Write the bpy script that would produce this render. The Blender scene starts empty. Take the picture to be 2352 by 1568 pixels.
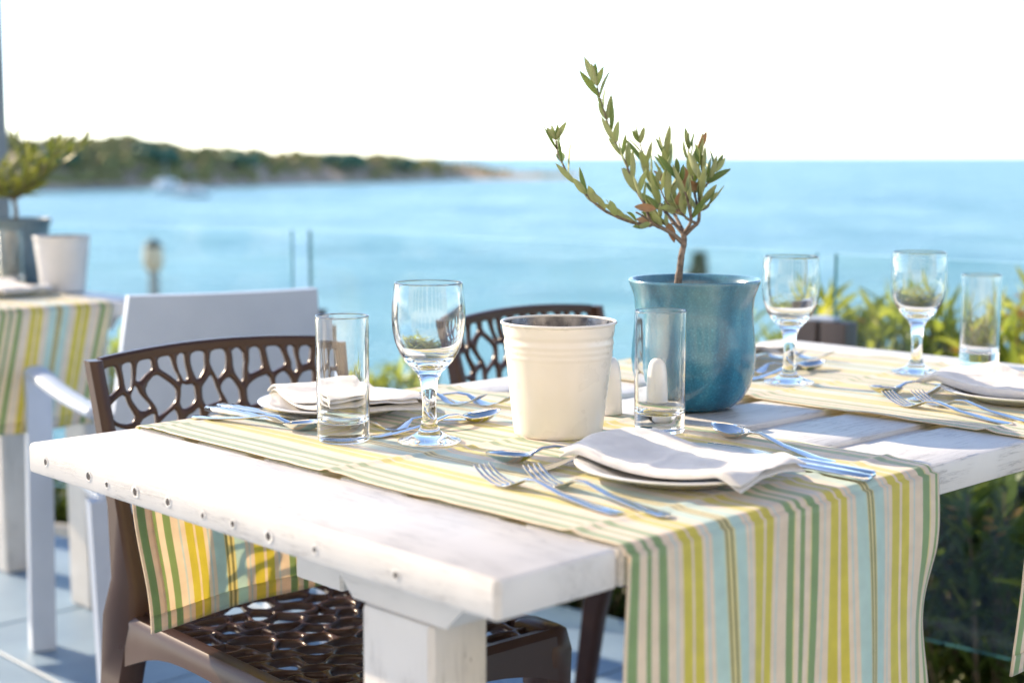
import bpy, math, random
from mathutils import Vector, Matrix, noise
R = math.radians
random.seed(7)
scene = bpy.context.scene
col = scene.collection

# ------------------------------------------------------------------ camera, sky, sun, exposure
F_PX, HOR = 3480.0, 359.0
PITCH = math.atan((784 - HOR) / F_PX)
YAW = R(46.3416)                       # angle from the view direction to the table's long axis
CAM = Vector((-0.790, -0.845, 1.08))
FH = Vector((math.cos(YAW), math.sin(YAW), 0)); RT = Vector((math.sin(YAW), -math.cos(YAW), 0)); UP = Vector((0, 0, 1))
FWD = FH * math.cos(PITCH) - UP * math.sin(PITCH); CUP = FH * math.sin(PITCH) + UP * math.cos(PITCH)
cd = bpy.data.cameras.new('camera'); cam = bpy.data.objects.new('camera', cd); col.objects.link(cam)
m = Matrix((RT, CUP, -FWD)).transposed().to_4x4(); m.translation = CAM
cam.matrix_world = m
cd.sensor_width = 36.0; cd.lens = F_PX / 2352 * 36.0
cd.clip_start = 0.05; cd.clip_end = 120000
cd.dof.use_dof = True; cd.dof.focus_distance = 1.78; cd.dof.aperture_fstop = 3.4
cd.dof.aperture_blades = 0
scene.camera = cam

SUN_EL, SUN_DIR = 26.0, Vector((-0.18, 0.984, 0)).normalized()     # horizontal direction towards the sun
world = bpy.data.worlds.new('World'); scene.world = world; world.use_nodes = True
wn = world.node_tree.nodes; wl = world.node_tree.links
bg = wn['Background']
sky = wn.new('ShaderNodeTexSky'); sky.sky_type = 'NISHITA'; sky.sun_disc = False
sky.sun_elevation = R(SUN_EL); sky.sun_rotation = math.atan2(SUN_DIR.x, SUN_DIR.y)
sky.altitude = 0; sky.air_density = 0.62; sky.dust_density = 0.25; sky.ozone_density = 0.7
wl.new(sky.outputs['Color'], bg.inputs['Color']); bg.inputs['Strength'].default_value = 0.15
sd = bpy.data.lights.new('sun', 'SUN'); sun = bpy.data.objects.new('sun', sd); col.objects.link(sun)
sd.energy = 4.2; sd.angle = R(0.6); sd.color = (1.0, 0.80, 0.57)
to_sun = (SUN_DIR * math.cos(R(SUN_EL)) + UP * math.sin(R(SUN_EL))).normalized()
sun.rotation_euler = to_sun.to_track_quat('Z', 'Y').to_euler(); sun.location = (0, 0, 20)
scene.view_settings.view_transform = 'Standard'; scene.view_settings.look = 'None'
scene.view_settings.exposure = 1.32; scene.view_settings.gamma = 1.0; scene.view_settings.use_curve_mapping = False
cy = scene.cycles
cy.use_denoising = True; cy.max_bounces = 26; cy.transmission_bounces = 24; cy.transparent_max_bounces = 24
cy.glossy_bounces = 12; cy.diffuse_bounces = 4; cy.sample_clamp_indirect = 10.0; cy.blur_glossy = 0.4
cy.caustics_refractive = True; cy.caustics_reflective = True

# ------------------------------------------------------------------ helpers
def ray(x, y): return FWD + RT * ((x - 1176) / F_PX) - CUP * ((y - 784) / F_PX)
def at_z(x, y, z): d = ray(x, y); return CAM + d * ((z - CAM.z) / d.z)
def at_d(x, y, dep): return CAM + ray(x, y) * dep

class MB:
    def __init__(s): s.v = []; s.f = []; s.m = []
    def add(s, vs, fs, mi=0):
        o = len(s.v); s.v += [tuple(p) for p in vs]
        for f in fs: s.f.append(tuple(i + o for i in f)); s.m.append(mi)
    def box(s, lo, hi, mi=0, b=0.0):
        (x0, y0, z0), (x1, y1, z1) = lo, hi
        if b <= 0:
            s.add([(x0,y0,z0),(x1,y0,z0),(x1,y1,z0),(x0,y1,z0),(x0,y0,z1),(x1,y0,z1),(x1,y1,z1),(x0,y1,z1)],
                  [(0,3,2,1),(4,5,6,7),(0,1,5,4),(1,2,6,5),(2,3,7,6),(3,0,4,7)], mi); return
        # chamfered in all directions: rings bottom to top
        def ring(z, i): return [(x0+i,y0+b,z),(x0+b,y0+i,z),(x1-b,y0+i,z),(x1-i,y0+b,z),(x1-i,y1-b,z),(x1-b,y1-i,z),(x0+b,y1-i,z),(x0+i,y1-b,z)]
        def ringc(z): return [(x0+b,y0+b,z),(x0+b,y0+b,z),(x1-b,y0+b,z),(x1-b,y0+b,z),(x1-b,y1-b,z),(x1-b,y1-b,z),(x0+b,y1-b,z),(x0+b,y1-b,z)]
        h = b * 0.3
        s.loft([ringc(z0), ring(z0 + h, h), ring(z0 + b, 0), ring(z1 - b, 0), ring(z1 - h, h), ringc(z1)], mi=mi, closed=True, cap=True)
    def loft(s, rings, mi=0, closed=True, cap=True):
        n = len(rings[0]); o = len(s.v)
        for r in rings: s.v += [tuple(p) for p in r]
        for i in range(len(rings) - 1):
            for j in range(n if closed else n - 1):
                k = (j + 1) % n
                s.f.append((o+i*n+j, o+i*n+k, o+(i+1)*n+k, o+(i+1)*n+j)); s.m.append(mi)
        if cap and closed:
            s.f.append(tuple(o + j for j in reversed(range(n)))); s.m.append(mi)
            s.f.append(tuple(o + (len(rings)-1)*n + j for j in range(n))); s.m.append(mi)
    def lathe(s, prof, seg=48, mi=0, c=(0,0,0), mids=None):
        rows = []
        o = len(s.v)
        for r, z in prof:
            if r < 1e-6: rows.append([len(s.v)]); s.v.append((c[0], c[1], c[2] + z))
            else:
                row = []
                for k in range(seg):
                    a = 2*math.pi*k/seg; row.append(len(s.v)); s.v.append((c[0]+r*math.cos(a), c[1]+r*math.sin(a), c[2]+z))
                rows.append(row)
        for i in range(len(rows)-1):
            A, B = rows[i], rows[i+1]; mm = mids[i] if mids else mi
            for k in range(seg):
                k2 = (k+1) % seg
                if len(A) == 1 and len(B) == 1: continue
                if len(A) == 1: s.f.append((A[0], B[k2], B[k]))
                elif len(B) == 1: s.f.append((A[k], A[k2], B[0]))
                else: s.f.append((A[k], A[k2], B[k2], B[k]))
                s.m.append(mm)
    def tube(s, pts, rad, seg=8, mi=0, flat=1.0):
        pts = [Vector(p) for p in pts]; n = len(pts); rings = []
        up = Vector((0.13, 0.31, 0.94))
        for i, p in enumerate(pts):
            t = (pts[min(i+1, n-1)] - pts[max(i-1, 0)]).normalized()
            a = t.cross(up)
            if a.length < 1e-3: a = t.cross(Vector((1, 0, 0)))
            a.normalize(); b = a.cross(t).normalized()
            r = rad[i] if hasattr(rad, '__len__') else rad
            rings.append([p + a*(r*math.cos(2*math.pi*k/seg)) + b*(r*flat*math.sin(2*math.pi*k/seg)) for k in range(seg)])
        s.loft(rings, mi=mi)
    def mesh(s, name, smooth=True, angle=None):
        me = bpy.data.meshes.new(name); me.from_pydata(s.v, [], s.f); me.update()
        me.polygons.foreach_set('material_index', s.m)
        if smooth: me.polygons.foreach_set('use_smooth', [True]*len(me.polygons))
        if smooth and angle is not None: me.set_sharp_from_angle(angle=R(angle))
        return me
    def build(s, name, mats, parent=None, smooth=True, angle=40, loc=None, rot=None):
        me = s.mesh(name, smooth, angle)
        for mt in (mats if isinstance(mats, (list, tuple)) else [mats]): me.materials.append(mt)
        return obj(name, me, parent, loc, rot)

def obj(name, data, parent=None, loc=None, rot=None):
    o = bpy.data.objects.new(name, data); col.objects.link(o)
    if parent: o.parent = parent
    if loc is not None: o.location = loc
    if rot is not None: o.rotation_euler = rot
    return o
def tag(o, label=None, cat=None, group=None, kind=None):
    for k, v in (('label', label), ('category', cat), ('group', group), ('kind', kind)):
        if v: o[k] = v
    return o
def thing(name, label, cat, loc=(0,0,0), rz=0.0, group=None):
    return tag(obj(name, None, None, loc, (0, 0, rz)), label, cat, group)
def copy_tree(o, parent=None):
    c = o.copy(); col.objects.link(c); c.parent = parent
    for ch in list(o.children): copy_tree(ch, c)
    return c
def solidify(o, t, off=0.0):
    md = o.modifiers.new('s', 'SOLIDIFY'); md.thickness = t; md.offset = off; return o
def lerp(a, b, t): return a + (b - a) * t
def curve_pts(pts, n=6):
    """Catmull-Rom through the points"""
    P = [Vector(p) for p in pts]; out = []
    for i in range(len(P) - 1):
        p0, p1, p2, p3 = P[max(i-1, 0)], P[i], P[i+1], P[min(i+2, len(P)-1)]
        for k in range(n):
            t = k / n
            out.append(0.5*((2*p1) + (p2-p0)*t + (2*p0-5*p1+4*p2-p3)*t*t + (3*p1-p0-3*p2+p3)*t**3))
    out.append(P[-1]); return out

# ------------------------------------------------------------------ materials
def mat(name):
    mt = bpy.data.materials.new(name); mt.use_nodes = True
    nt = mt.node_tree; return mt, nt, nt.nodes['Principled BSDF']
def N(nt, kind, **kw):
    n = nt.nodes.new(kind)
    for k, v in kw.items():
        if k in n.inputs: n.inputs[k].default_value = v
        else: setattr(n, k, v)
    return n
def L(nt, a, b): nt.links.new(a, b)
def coords(nt, scale=(1,1,1), rot=(0,0,0), which='Object'):
    tc = N(nt, 'ShaderNodeTexCoord'); mp = N(nt, 'ShaderNodeMapping')
    mp.inputs['Scale'].default_value = scale; mp.inputs['Rotation'].default_value = rot
    L(nt, tc.outputs[which], mp.inputs['Vector']); return mp.outputs['Vector']
def ramp(nt, fac, stops):
    r = N(nt, 'ShaderNodeValToRGB'); e = r.color_ramp.elements
    while len(e) < len(stops): e.new(0.5)
    for el, (p, c) in zip(e, stops): el.position = p; el.color = (*c, 1) if len(c) == 3 else c
    L(nt, fac, r.inputs['Fac']); return r.outputs['Color']
def noisy(name, c1, c2, scale=20, rough=0.5, bump=0.0, bscale=None, stretch=(1,1,1), spec=0.5, detail=6, coat=0, metal=0, lo=.35, hi=.65, rvar=0.0):
    mt, nt, b = mat(name)
    v = coords(nt, stretch)
    n = N(nt, 'ShaderNodeTexNoise', Scale=scale, Detail=detail); L(nt, v, n.inputs['Vector'])
    L(nt, ramp(nt, n.outputs['Fac'], [(lo, c1), (hi, c2)]), b.inputs['Base Color'])
    b.inputs['Roughness'].default_value = rough; b.inputs['Specular IOR Level'].default_value = spec
    b.inputs['Coat Weight'].default_value = coat; b.inputs['Coat Roughness'].default_value = 0.06; b.inputs['Metallic'].default_value = metal
    if rvar:
        n3 = N(nt, 'ShaderNodeTexNoise', Scale=scale*2.3, Detail=5); L(nt, v, n3.inputs['Vector'])
        mr = N(nt, 'ShaderNodeMapRange'); mr.inputs['From Min'].default_value = .3; mr.inputs['From Max'].default_value = .7
        mr.inputs['To Min'].default_value = max(0, rough - rvar); mr.inputs['To Max'].default_value = rough + rvar
        L(nt, n3.outputs['Fac'], mr.inputs['Value']); L(nt, mr.outputs['Result'], b.inputs['Roughness'])
    if bump:
        n2 = N(nt, 'ShaderNodeTexNoise', Scale=bscale or scale*3, Detail=8); L(nt, v, n2.inputs['Vector'])
        bp = N(nt, 'ShaderNodeBump', Strength=bump, Distance=0.002); L(nt, n2.outputs['Fac'], bp.inputs['Height']); L(nt, bp.outputs['Normal'], b.inputs['Normal'])
    return mt

def white_paint(name, along='X', wear=1.0):
    """thick white paint over cracked wood; grain runs along the given axis"""
    mt, nt, b = mat(name)
    st = (3.0, 60.0, 60.0) if along == 'X' else ((60.0, 3.0, 60.0) if along == 'Y' else (60.0, 60.0, 3.0))
    v = coords(nt, st)
    n = N(nt, 'ShaderNodeTexNoise', Scale=2.2, Detail=9, Roughness=0.62, Distortion=0.5); L(nt, v, n.inputs['Vector'])
    v2 = coords(nt, (1, 1, 1))
    big = N(nt, 'ShaderNodeTexNoise', Scale=9.0, Detail=4); L(nt, v2, big.inputs['Vector'])
    crack = N(nt, 'ShaderNodeMath', operation='SUBTRACT'); L(nt, n.outputs['Fac'], crack.inputs[0]); crack.inputs[1].default_value = 0.5
    ab = N(nt, 'ShaderNodeMath', operation='ABSOLUTE'); L(nt, crack.outputs[0], ab.inputs[0])
    thin = N(nt, 'ShaderNodeMapRange'); L(nt, ab.outputs[0], thin.inputs['Value'])
    thin.inputs['From Min'].default_value = 0.006; thin.inputs['From Max'].default_value = 0.022
    thin.inputs['To Min'].default_value = 1.0; thin.inputs['To Max'].default_value = 0.0
    mask = N(nt, 'ShaderNodeMapRange'); L(nt, big.outputs['Fac'], mask.inputs['Value'])
    mask.inputs['From Min'].default_value = 0.42; mask.inputs['From Max'].default_value = 0.54
    mu = N(nt, 'ShaderNodeMath', operation='MULTIPLY'); L(nt, thin.outputs[0], mu.inputs[0]); L(nt, mask.outputs[0], mu.inputs[1])
    mw = N(nt, 'ShaderNodeMath', operation='MULTIPLY'); L(nt, mu.outputs[0], mw.inputs[0]); mw.inputs[1].default_value = 0.75 * wear
    # chips with wood showing
    ch = N(nt, 'ShaderNodeTexNoise', Scale=1.1, Detail=6, Roughness=0.7); L(nt, coords(nt, tuple(max(8.0, q*.5) for q in st)), ch.inputs['Vector'])
    chm = N(nt, 'ShaderNodeMapRange'); L(nt, ch.outputs['Fac'], chm.inputs['Value']); chm.inputs['From Min'].default_value = 0.70; chm.inputs['From Max'].default_value = 0.715
    mx = N(nt, 'ShaderNodeMix', data_type='RGBA'); L(nt, mw.outputs[0], mx.inputs['Factor'])
    tone = ramp(nt, big.outputs['Fac'], [(0.3, (0.66, 0.645, 0.625)), (0.7, (0.58, 0.57, 0.555))])
    L(nt, tone, mx.inputs['A']); mx.inputs['B'].default_value = (0.20, 0.20, 0.21, 1)
    mx2 = N(nt, 'ShaderNodeMix', data_type='RGBA'); L(nt, chm.outputs[0], mx2.inputs['Factor']); L(nt, mx.outputs['Result'], mx2.inputs['A']); mx2.inputs['B'].default_value = (0.12, 0.115, 0.115, 1)
    L(nt, mx2.outputs['Result'], b.inputs['Base Color'])
    b.inputs['Roughness'].default_value = 0.42; b.inputs['Specular IOR Level'].default_value = 0.45
    hgt = N(nt, 'ShaderNodeMath', operation='SUBTRACT'); L(nt, n.outputs['Fac'], hgt.inputs[0]); L(nt, mw.outputs[0], hgt.inputs[1])
    bp = N(nt, 'ShaderNodeBump', Strength=0.45, Distance=0.0012); L(nt, hgt.outputs[0], bp.inputs['Height']); L(nt, bp.outputs['Normal'], b.inputs['Normal'])
    return mt

def leaf_mat(name, c1, c2, trans=0.35, rough=0.38, scale=40.0):
    mt, nt, b = mat(name)
    oi = N(nt, 'ShaderNodeObjectInfo'); n = N(nt, 'ShaderNodeTexNoise', Scale=scale, Detail=3); L(nt, coords(nt), n.inputs['Vector'])
    ad = N(nt, 'ShaderNodeMath', operation='ADD'); L(nt, n.outputs['Fac'], ad.inputs[0])
    sc = N(nt, 'ShaderNodeMath', operation='MULTIPLY'); L(nt, oi.outputs['Random'], sc.inputs[0]); sc.inputs[1].default_value = 0.35
    L(nt, sc.outputs[0], ad.inputs[1])
    c = ramp(nt, ad.outputs[0], [(0.4, c1), (0.95, c2)])
    L(nt, c, b.inputs['Base Color']); b.inputs['Roughness'].default_value = rough; b.inputs['Specular IOR Level'].default_value = 0.4
    tr = N(nt, 'ShaderNodeBsdfTranslucent'); L(nt, c, tr.inputs['Color'])
    ms = N(nt, 'ShaderNodeMixShader'); ms.inputs['Fac'].default_value = trans
    L(nt, b.outputs[0], ms.inputs[1]); L(nt, tr.outputs[0], ms.inputs[2]); L(nt, ms.outputs[0], nt.nodes['Material Output'].inputs['Surface'])
    return mt

def thin_glass(name, tint=(1, 1, 1), ior=1.5):
    """a thin clear wall: light passes straight through, Fresnel reflection on top"""
    mt, nt, b = mat(name); nt.nodes.remove(b)
    tr = N(nt, 'ShaderNodeBsdfTransparent'); tr.inputs['Color'].default_value = (*tint, 1)
    gl = N(nt, 'ShaderNodeBsdfGlossy', Roughness=0.0)
    fr = N(nt, 'ShaderNodeFresnel'); fr.inputs['IOR'].default_value = ior
    geo = N(nt, 'ShaderNodeNewGeometry'); io = N(nt, 'ShaderNodeMix', data_type='FLOAT')
    io.inputs['A'].default_value = ior; io.inputs['B'].default_value = 1/ior; L(nt, geo.outputs['Backfacing'], io.inputs['Factor']); L(nt, io.outputs['Result'], fr.inputs['IOR'])
    n = N(nt, 'ShaderNodeTexNoise', Scale=38.0, Detail=2); L(nt, coords(nt), n.inputs['Vector'])
    bp = N(nt, 'ShaderNodeBump', Strength=0.12, Distance=0.002); L(nt, n.outputs['Fac'], bp.inputs['Height'])
    L(nt, bp.outputs['Normal'], gl.inputs['Normal'])
    ms = N(nt, 'ShaderNodeMixShader'); L(nt, fr.outputs[0], ms.inputs['Fac']); L(nt, tr.outputs[0], ms.inputs[1]); L(nt, gl.outputs[0], ms.inputs[2])
    L(nt, ms.outputs[0], nt.nodes['Material Output'].inputs['Surface'])
    return mt
def solid_glass(name, c=(1, 1, 1), rough=0.0):
    mt, nt, b = mat(name); nt.nodes.remove(b)
    g = N(nt, 'ShaderNodeBsdfGlass', Roughness=rough, IOR=1.5); g.inputs['Color'].default_value = (*c, 1)
    L(nt, g.outputs[0], nt.nodes['Material Output'].inputs['Surface']); return mt

M = {}
M['paint_x'] = white_paint('white_paint_x', 'X', 0.6); M['paint_y'] = white_paint('white_paint_y', 'Y', 0.6); M['paint_z'] = white_paint('white_paint_z', 'Z', 0.6)
M['screw'] = noisy('dark_pit', (0.02, 0.018, 0.018), (0.10, 0.085, 0.08), 500, 0.7)  # near-black puts the shade inside screw pits and shaker holes into the colour
M['paint_lump'] = noisy('paint_lump', (0.62, 0.61, 0.6), (0.78, 0.77, 0.75), 300, 0.4, bump=0.4, bscale=600)
M['brown_plastic'] = noisy('brown_plastic', (0.048, 0.025, 0.018), (0.058, 0.031, 0.023), 9, 0.30, spec=0.28)
M['white_plastic'] = noisy('white_plastic', (0.44, 0.52, 0.64), (0.48, 0.56, 0.68), 12, 0.42, bump=0.03, bscale=200)
M['steel'] = noisy('steel', (0.72, 0.72, 0.72), (0.78, 0.78, 0.77), 30, 0.09, metal=1.0, rvar=0.03)
M['porcelain'] = noisy('porcelain', (0.76, 0.75, 0.73), (0.79, 0.78, 0.765), 6, 0.16, coat=0.5)
M['shaker'] = noisy('shaker_ceramic', (0.74, 0.74, 0.74), (0.78, 0.78, 0.77), 8, 0.2, coat=0.4)
M['thin_glass'] = thin_glass('clear_thin_glass'); M['glass'] = solid_glass('clear_solid_glass', (0.985, 0.99, 0.99)); M['rim_glass'] = thin_glass('rim_glass', (1, 1, 1), 2.1)
M['pane'] = thin_glass('balustrade_glass', (0.93, 0.975, 0.97)); M['pane_edge'] = noisy('glass_edge', (0.07, 0.24, 0.26), (0.12, 0.32, 0.33), 5, 0.15)
M['bucket'] = noisy('cream_enamel', (0.78, 0.735, 0.66), (0.82, 0.78, 0.71), 14, 0.32, bump=0.25, bscale=35, coat=0.3, rvar=0.1)
M['bucket_grey'] = noisy('grey_enamel', (0.55, 0.56, 0.57), (0.64, 0.64, 0.64), 14, 0.4, bump=0.2, bscale=35)
M['zinc'] = noisy('zinc_inside', (0.10, 0.10, 0.11), (0.34, 0.33, 0.33), 45, 0.35, metal=0.9, rvar=0.15)
M['bark'] = noisy('olive_bark', (0.10, 0.075, 0.06), (0.24, 0.19, 0.155), 160, 0.8, bump=0.8, bscale=300)
M['soil'] = noisy('potting_soil', (0.02, 0.015, 0.012), (0.07, 0.05, 0.04), 200, 0.95, bump=1.0, bscale=300)
M['olive_top'] = leaf_mat('olive_leaf_upper', (0.15, 0.235, 0.07), (0.28, 0.36, 0.12), 0.45, 0.34)
M['olive_under'] = leaf_mat('olive_leaf_underside', (0.42, 0.47, 0.22), (0.58, 0.61, 0.33), 0.45, 0.55)
M['dry_leaf'] = leaf_mat('dry_leaf', (0.38, 0.24, 0.14), (0.54, 0.38, 0.24), 0.4, 0.6)
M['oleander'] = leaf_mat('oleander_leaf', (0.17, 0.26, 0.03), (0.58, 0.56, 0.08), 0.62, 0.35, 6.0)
M['oleander_shaded'] = leaf_mat('oleander_shaded_leaf', (0.04, 0.08, 0.02), (0.12, 0.17, 0.03), 0.4, 0.4, 6.0)  # darker leaf copy: shade inside and low in the shrubs painted in
M['stem'] = noisy('shrub_stem', (0.10, 0.08, 0.05), (0.18, 0.14, 0.08), 60, 0.8)
M['flower'] = leaf_mat('oleander_flower', (0.55, 0.28, 0.05), (0.62, 0.36, 0.12), 0.4, 0.6)
M['lamp_pole_grey'] = noisy('grey_post_paint', (0.16, 0.19, 0.22), (0.22, 0.25, 0.27), 10, 0.5)

# glazed pot: teal glaze with speckles, streaks and a greyer throat
mt, nt, b = mat('blue_glaze'); v = coords(nt)
n1 = N(nt, 'ShaderNodeTexNoise', Scale=26, Detail=7); L(nt, coords(nt, (1, 1, 0.35)), n1.inputs['Vector'])
n2 = N(nt, 'ShaderNodeTexNoise', Scale=420, Detail=3); L(nt, v, n2.inputs['Vector'])
c1 = ramp(nt, n1.outputs['Fac'], [(0.34, (0.014, 0.110, 0.200)), (0.50, (0.026, 0.180, 0.295)), (0.66, (0.080, 0.270, 0.355))])
c2 = ramp(nt, n2.outputs['Fac'], [(0.40, (0.75, 0.78, 0.8)), (0.6, (1.0, 1.0, 1.0)), (0.74, (1.6, 1.5, 1.45))])
mm = N(nt, 'ShaderNodeMix', data_type='RGBA', blend_type='MULTIPLY'); mm.inputs['Factor'].default_value = 0.8
L(nt, c1, mm.inputs['A']); L(nt, c2, mm.inputs['B'])
sx = N(nt, 'ShaderNodeSeparateXYZ'); L(nt, v, sx.inputs[0])
hg = N(nt, 'ShaderNodeMapRange'); L(nt, sx.outputs['Z'], hg.inputs['Value']); hg.inputs['From Min'].default_value = 0.10; hg.inputs['From Max'].default_value = 0.155
hg.inputs['To Max'].default_value = 0.55
nz = N(nt, 'ShaderNodeMath', operation='MULTIPLY'); L(nt, hg.outputs[0], nz.inputs[0]); L(nt, n1.outputs['Fac'], nz.inputs[1])
m3 = N(nt, 'ShaderNodeMix', data_type='RGBA'); L(nt, nz.outputs[0], m3.inputs['Factor']); L(nt, mm.outputs['Result'], m3.inputs['A']); m3.inputs['B'].default_value = (0.22, 0.30, 0.31, 1)
L(nt, m3.outputs['Result'], b.inputs['Base Color'])
b.inputs['Roughness'].default_value = 0.22; b.inputs['Coat Weight'].default_value = 0.3; b.inputs['Coat Roughness'].default_value = 0.05
bp = N(nt, 'ShaderNodeBump', Strength=0.18, Distance=0.003); L(nt, n1.outputs['Fac'], bp.inputs['Height']); L(nt, bp.outputs['Normal'], b.inputs['Normal']); L(nt, bp.outputs['Normal'], b.inputs['Coat Normal'])
M['glaze'] = mt
M['glaze_grey'] = noisy('grey_blue_glaze', (0.09, 0.15, 0.19), (0.15, 0.21, 0.25), 20, 0.35)

# striped cotton: colour comes from the woven stripes stored on the mesh
def cloth_mat(name, attr=True, c=(0.75, 0.73, 0.70), trans=0.3, wscale=1400.0, rough=0.85, spec=0.2):
    mt, nt, b = mat(name)
    wv = coords(nt, (wscale, wscale, wscale))
    w1 = N(nt, 'ShaderNodeTexWave', Scale=0.16, Distortion=0.6, bands_direction='X'); L(nt, wv, w1.inputs['Vector'])
    w2 = N(nt, 'ShaderNodeTexWave', Scale=0.16, Distortion=0.6, bands_direction='Y'); L(nt, wv, w2.inputs['Vector'])
    ad = N(nt, 'ShaderNodeMath', operation='ADD'); L(nt, w1.outputs['Fac'], ad.inputs[0]); L(nt, w2.outputs['Fac'], ad.inputs[1])
    nz = N(nt, 'ShaderNodeTexNoise', Scale=55, Detail=6); L(nt, coords(nt), nz.inputs['Vector'])
    tone = ramp(nt, nz.outputs['Fac'], [(0.3, (0.88, 0.88, 0.88)), (0.7, (1.0, 1.0, 1.0))])
    mx = N(nt, 'ShaderNodeMix', data_type='RGBA', blend_type='MULTIPLY'); mx.inputs['Factor'].default_value = 1.0
    if attr:
        at = N(nt, 'ShaderNodeAttribute'); at.attribute_name = 'stripe'; L(nt, at.outputs['Color'], mx.inputs['A'])
    else: mx.inputs['A'].default_value = (*c, 1)
    L(nt, tone, mx.inputs['B'])
    b.inputs['Roughness'].default_value = rough; b.inputs['Specular IOR Level'].default_value = spec
    b.inputs['Coat Weight'].default_value = 0.45 if attr else 0.0; b.inputs['Coat Roughness'].default_value = 0.5
    b.inputs['Sheen Weight'].default_value = 1.0; b.inputs['Sheen Roughness'].default_value = 0.35
    L(nt, mx.outputs['Result'], b.inputs['Base Color'])
    bp = N(nt, 'ShaderNodeBump', Strength=0.25, Distance=0.0006); L(nt, ad.outputs[0], bp.inputs['Height'])
    bp2 = N(nt, 'ShaderNodeBump', Strength=0.25 if attr else 0.6, Distance=0.004); L(nt, nz.outputs['Fac'], bp2.inputs['Height']); L(nt, bp.outputs['Normal'], bp2.inputs['Normal'])
    L(nt, bp2.outputs['Normal'], b.inputs['Normal'])
    tr = N(nt, 'ShaderNodeBsdfTranslucent'); tm = N(nt, 'ShaderNodeMix', data_type='RGBA'); tm.inputs['Factor'].default_value = 0.30 if attr else 0.0
    L(nt, mx.outputs['Result'], tm.inputs['A']); tm.inputs['B'].default_value = (1.0, 0.74, 0.34, 1); L(nt, tm.outputs['Result'], tr.inputs['Color'])
    ms = N(nt, 'ShaderNodeMixShader'); ms.inputs['Fac'].default_value = trans
    L(nt, b.outputs[0], ms.inputs[1]); L(nt, tr.outputs[0], ms.inputs[2]); L(nt, ms.outputs[0], nt.nodes['Material Output'].inputs['Surface'])
    return mt
M['stripes'] = cloth_mat('striped_cotton', trans=0.45, rough=0.5, spec=0.6); M['linen'] = cloth_mat('white_linen', False, (0.76, 0.75, 0.74), 0.12)

# ------------------------------------------------------------------ the setting
# sea
mt, nt, b = mat('sea_water'); v = coords(nt)
b.inputs['Roughness'].default_value = 0.30; b.inputs['IOR'].default_value = 1.33; b.inputs['Specular IOR Level'].default_value = 0.36
nA = N(nt, 'ShaderNodeTexNoise', Scale=0.012, Detail=9, Roughness=0.68); L(nt, coords(nt, (1, 1, 1), (0, 0, 0.8)), nA.inputs['Vector'])
L(nt, ramp(nt, nA.outputs['Fac'], [(0.36, (0.085, 0.26, 0.34)), (0.5, (0.155, 0.36, 0.425)), (0.64, (0.26, 0.49, 0.53))]), b.inputs['Base Color'])
nR = N(nt, 'ShaderNodeTexNoise', Scale=0.05, Detail=6, Roughness=0.7); L(nt, coords(nt, (1, 1, 1), (0, 0, 0.4)), nR.inputs['Vector'])
rr0 = N(nt, 'ShaderNodeMapRange'); L(nt, nR.outputs['Fac'], rr0.inputs['Value']); rr0.inputs['From Min'].default_value = .35; rr0.inputs['From Max'].default_value = .65; rr0.inputs['To Min'].default_value = .2; rr0.inputs['To Max'].default_value = .42
L(nt, rr0.outputs[0], b.inputs['Roughness'])
nB = N(nt, 'ShaderNodeTexNoise', Scale=0.35, Detail=8, Roughness=0.62, Distortion=0.3); L(nt, coords(nt, (1.0, 2.2, 1), (0, 0, 0.9)), nB.inputs['Vector'])
bp = N(nt, 'ShaderNodeBump', Strength=1.0, Distance=0.55); L(nt, nB.outputs['Fac'], bp.inputs['Height']); L(nt, bp.outputs['Normal'], b.inputs['Normal'])
M['sea'] = mt
SEA_Z = -15.0
mb = MB(); seg = 96; rr = [0, 30, 80, 200, 500, 1500, 6000, 60000]
mb.lathe([(r, 0) for r in rr], seg)
tag(mb.build('sea', M['sea'], loc=(0, 0, SEA_Z)), kind='structure')

# hillside falling from the terrace to the sea: one sheet, continued below the water
M['ground'] = noisy('dry_hillside', (0.10, 0.085, 0.05), (0.20, 0.17, 0.10), 0.8, 0.95, bump=1.0, bscale=4)
EDGE = [Vector((2.10, -8.0, 0)), Vector((1.905, 0.30, 0)), Vector((1.855, 0.95, 0)), Vector((1.655, 2.56, 0)), Vector((1.285, 3.34, 0)), Vector((-3.0, 11.5, 0))]
mb = MB(); rows = []
offs = [-30, -6, 0.0, 0.12, 0.5, 1.5, 3, 6, 12, 22, 38, 60, 90]
hts = [-0.45, -0.45, -0.45, -0.45, -0.50, -0.75, -1.6, -3.6, -7.5, -11.5, -14.6, -16.0, -17.0]
line = []
for i in range(len(EDGE) - 1):
    for k in range(8): line.append(EDGE[i].lerp(EDGE[i+1], k/8))
line.append(EDGE[-1])
line = [EDGE[0] + Vector((2, -80, 0))] + line + [EDGE[-1] + Vector((-40, 78, 0))]
for p in line:
    nrm = Vector((0.94, 0.34, 0))
    rows.append([p + nrm*o + Vector((0, 0, h + (0.25*noise.noise(Vector((p.x*.6+o, p.y*.5, 1))) if o > 1 else 0))) for o, h in zip(offs, hts)])
mb.loft(rows, closed=False, cap=False)
tag(mb.build('ground', M['ground']), kind='structure')

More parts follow.
